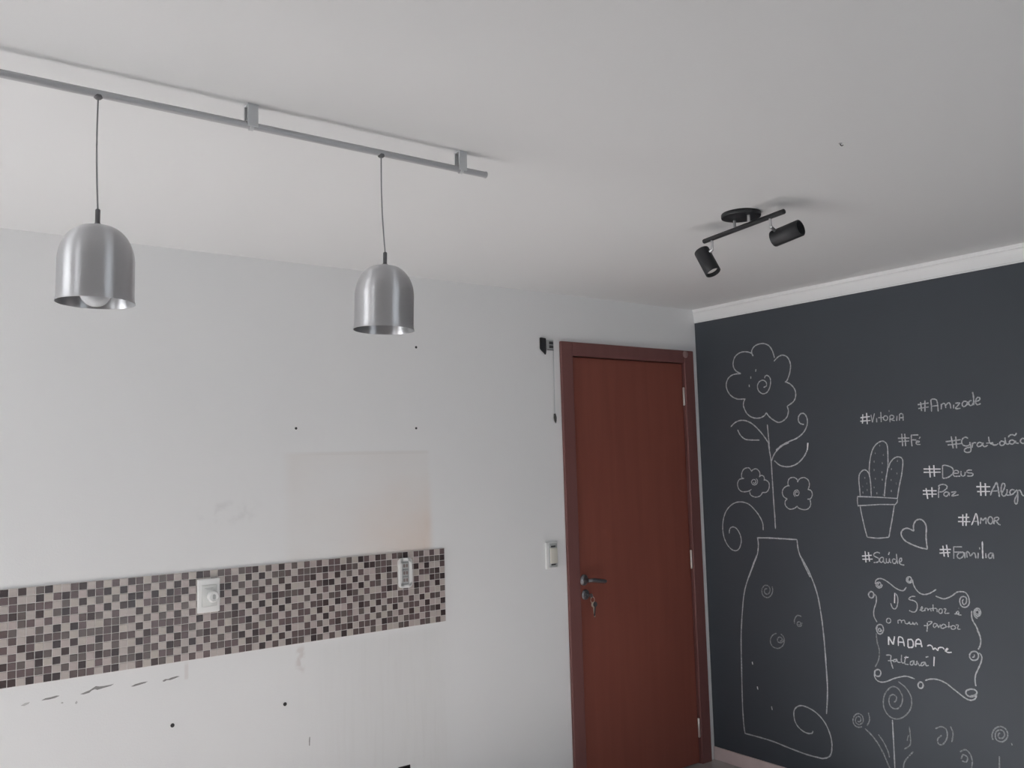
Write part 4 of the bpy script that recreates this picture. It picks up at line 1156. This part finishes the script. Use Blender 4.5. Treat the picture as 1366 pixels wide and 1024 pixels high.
  (1,5.5,0,[-958,612,-956,588,-967,572,-989,568,-1015,576,-1047,593,-1079,606,-1110,614,-1146,609]),
  (1,6.5,0,[-1183,590,-1182,585,-1179,580,-1175,576,-1171,574,-1167,574,-1163,575,-1160,578,-1159,582,-1159,587,-1161,592,-1164,596,-1167,599,-1172,600,-1176,600,-1179,598,-1181,595,-1182,591,-1181,586,-1179,582]),
 ]),
 ('chalk_spiral_flower', 'tall chalk spiral flower on a straight stem under the scrolled frame', [
  (0,6,0,[-1068,584,-1099,566,-1119,540,-1125,511,-1115,473,-1083,437,-1049,421,-1017,425,-995,450,-991,485,-1004,524,-1036,556,-1065,554,-1083,524,-1077,490,-1056,466,-1030,466,-1018,487,-1024,513,-1042,524,-1055,516,-1052,500,-1041,490]),
  (1,6,0,[-1029,413,-1028,324,-1026,207]),
  (1,6,0,[-1028,207,-1027,157]),
  (0,6,0,[-957,335,-982,304,-999,269,-1003,246]),
  (0,5.5,0,[-1106,401,-1108,354,-1104,323,-1076,299]),
  (0,5,0,[-1100,364,-1092,338]),
  (0,6,0,[-1117,298,-1076,249,-1066,217,-1051,163]),
 ]),
 ('chalk_spiral_flower', 'leaning chalk spiral flower at the left beside the tall one', [
  (0,6,0,[-914,421,-918,391,-904,361]),
  (0,6,0,[-878,352,-866,347,-855,345,-845,348,-838,354,-834,363,-834,374,-838,385,-844,394,-853,402,-862,406,-871,406,-878,403,-884,398,-886,390,-886,382,-883,373,-877,366,-870,361,-863,358,-856,358,-851,361,-847,365,-846,371,-847,378,-850,384,-854,389,-859,392,-864,394,-868,393,-872,391,-874,387,-874,383,-874,379,-871,375,-869,372,-865,371,-862,370,-860,371,-858,373]),
  (0,7,0,[-892,346,-929,320,-966,274,-1001,201,-1017,154]),
 ]),
 ('chalk_spiral_flower', 'faded half-erased chalk spiral in the middle of the lower row', [
  (0,6,0,[-1223,417,-1251,431,-1271,421,-1271,390,-1252,360,-1233,356,-1230,375,-1248,395]),
  (0,6,0,[-1289,440,-1298,413,-1290,377]),
 ]),
 ('chalk_spiral_flower', 'small chalk spiral cut by the lower edge, right of the faded one', [
  (0,6,0,[-1322,345,-1346,359,-1365,344,-1370,317,-1363,282,-1348,228]),
  (0,6,0,[-1325,317,-1335,337,-1352,329,-1345,310,-1328,310]),
 ]),
 ('chalk_spiral_flower', 'round chalk spiral flower near the right end of the lower row', [
  (0,6,0,[-1461,424,-1458,436,-1460,449,-1466,462,-1474,472,-1485,480,-1495,483,-1505,482,-1513,478,-1518,470,-1520,460,-1518,449,-1513,439,-1506,431,-1498,425,-1489,423,-1481,424,-1475,428,-1471,434,-1471,442,-1472,451,-1476,459,-1482,465,-1489,469,-1495,470,-1501,469,-1505,465,-1507,460,-1508,454,-1506,448,-1503,443,-1499,439,-1494,437,-1490,436,-1486,437,-1484,440,-1482,443,-1483,447,-1484,451,-1486,454,-1489,456,-1491,457]),
  (0,6,0,[-1481,365,-1478,319,-1474,244]),
  (0,6,1,[-1531,423,-1535,424]),
 ]),
]



def catmull(P, sub):
    if len(P) < 3: 
        return P
    out = []
    n = len(P)
    for i in range(n - 1):
        p0, p1, p2, p3 = P[max(i - 1, 0)], P[i], P[i + 1], P[min(i + 2, n - 1)]
        for k in range(sub):
            t = k / sub
            out.append(tuple(0.5 * ((2 * p1[j]) + (-p0[j] + p2[j]) * t + (2 * p0[j] - 5 * p1[j] + 4 * p2[j] - p3[j]) * t * t + (-p0[j] + 3 * p1[j] - 3 * p2[j] + p3[j]) * t ** 3) for j in (0, 1)))
    out.append(P[-1])
    return out


layer = 0
for name, label, strokes in CHALK:
    bm = bmesh.new()
    used = sorted({s[0] for s in strokes})
    for si, (tone, wid, sharp, q) in enumerate(strokes):
        P = [(q[i] / 1000, q[i + 1] / 1000) for i in range(0, len(q), 2)]
        P = P if sharp else catmull(P, 5)
        w = wid / 2000 * (1.5 if len(P) == 2 and sharp else 1.03)
        x = -0.0006 - 0.00004 * (si % 8)
        rows = []
        n = len(P)
        for i, (py, pz) in enumerate(P):
            a, b = P[max(i - 1, 0)], P[min(i + 1, n - 1)]
            dy, dz = b[0] - a[0], b[1] - a[1]
            l = math.hypot(dy, dz) or 1e-6
            k = w * (0.92 + 0.16 * math.sin(i * 1.7 + si))
            if not sharp and n > 3 and i in (0, n - 1): k *= 0.6
            rows.append((bm.verts.new((x, py - dz / l * k, pz + dy / l * k)), bm.verts.new((x, py + dz / l * k, pz - dy / l * k))))
        for (a, b), (c, d) in zip(rows, rows[1:]):
            f = bm.faces.new((a, b, d, c))
            f.material_index = used.index(tone)
    me = bpy.data.meshes.new(name)
    bm.to_mesh(me); bm.free()
    for t in used: me.materials.append(M['chalk'][t])
    o = bpy.data.objects.new(name, me)
    C.objects.link(o)
    o.parent = wall_right
    tag(o, label)
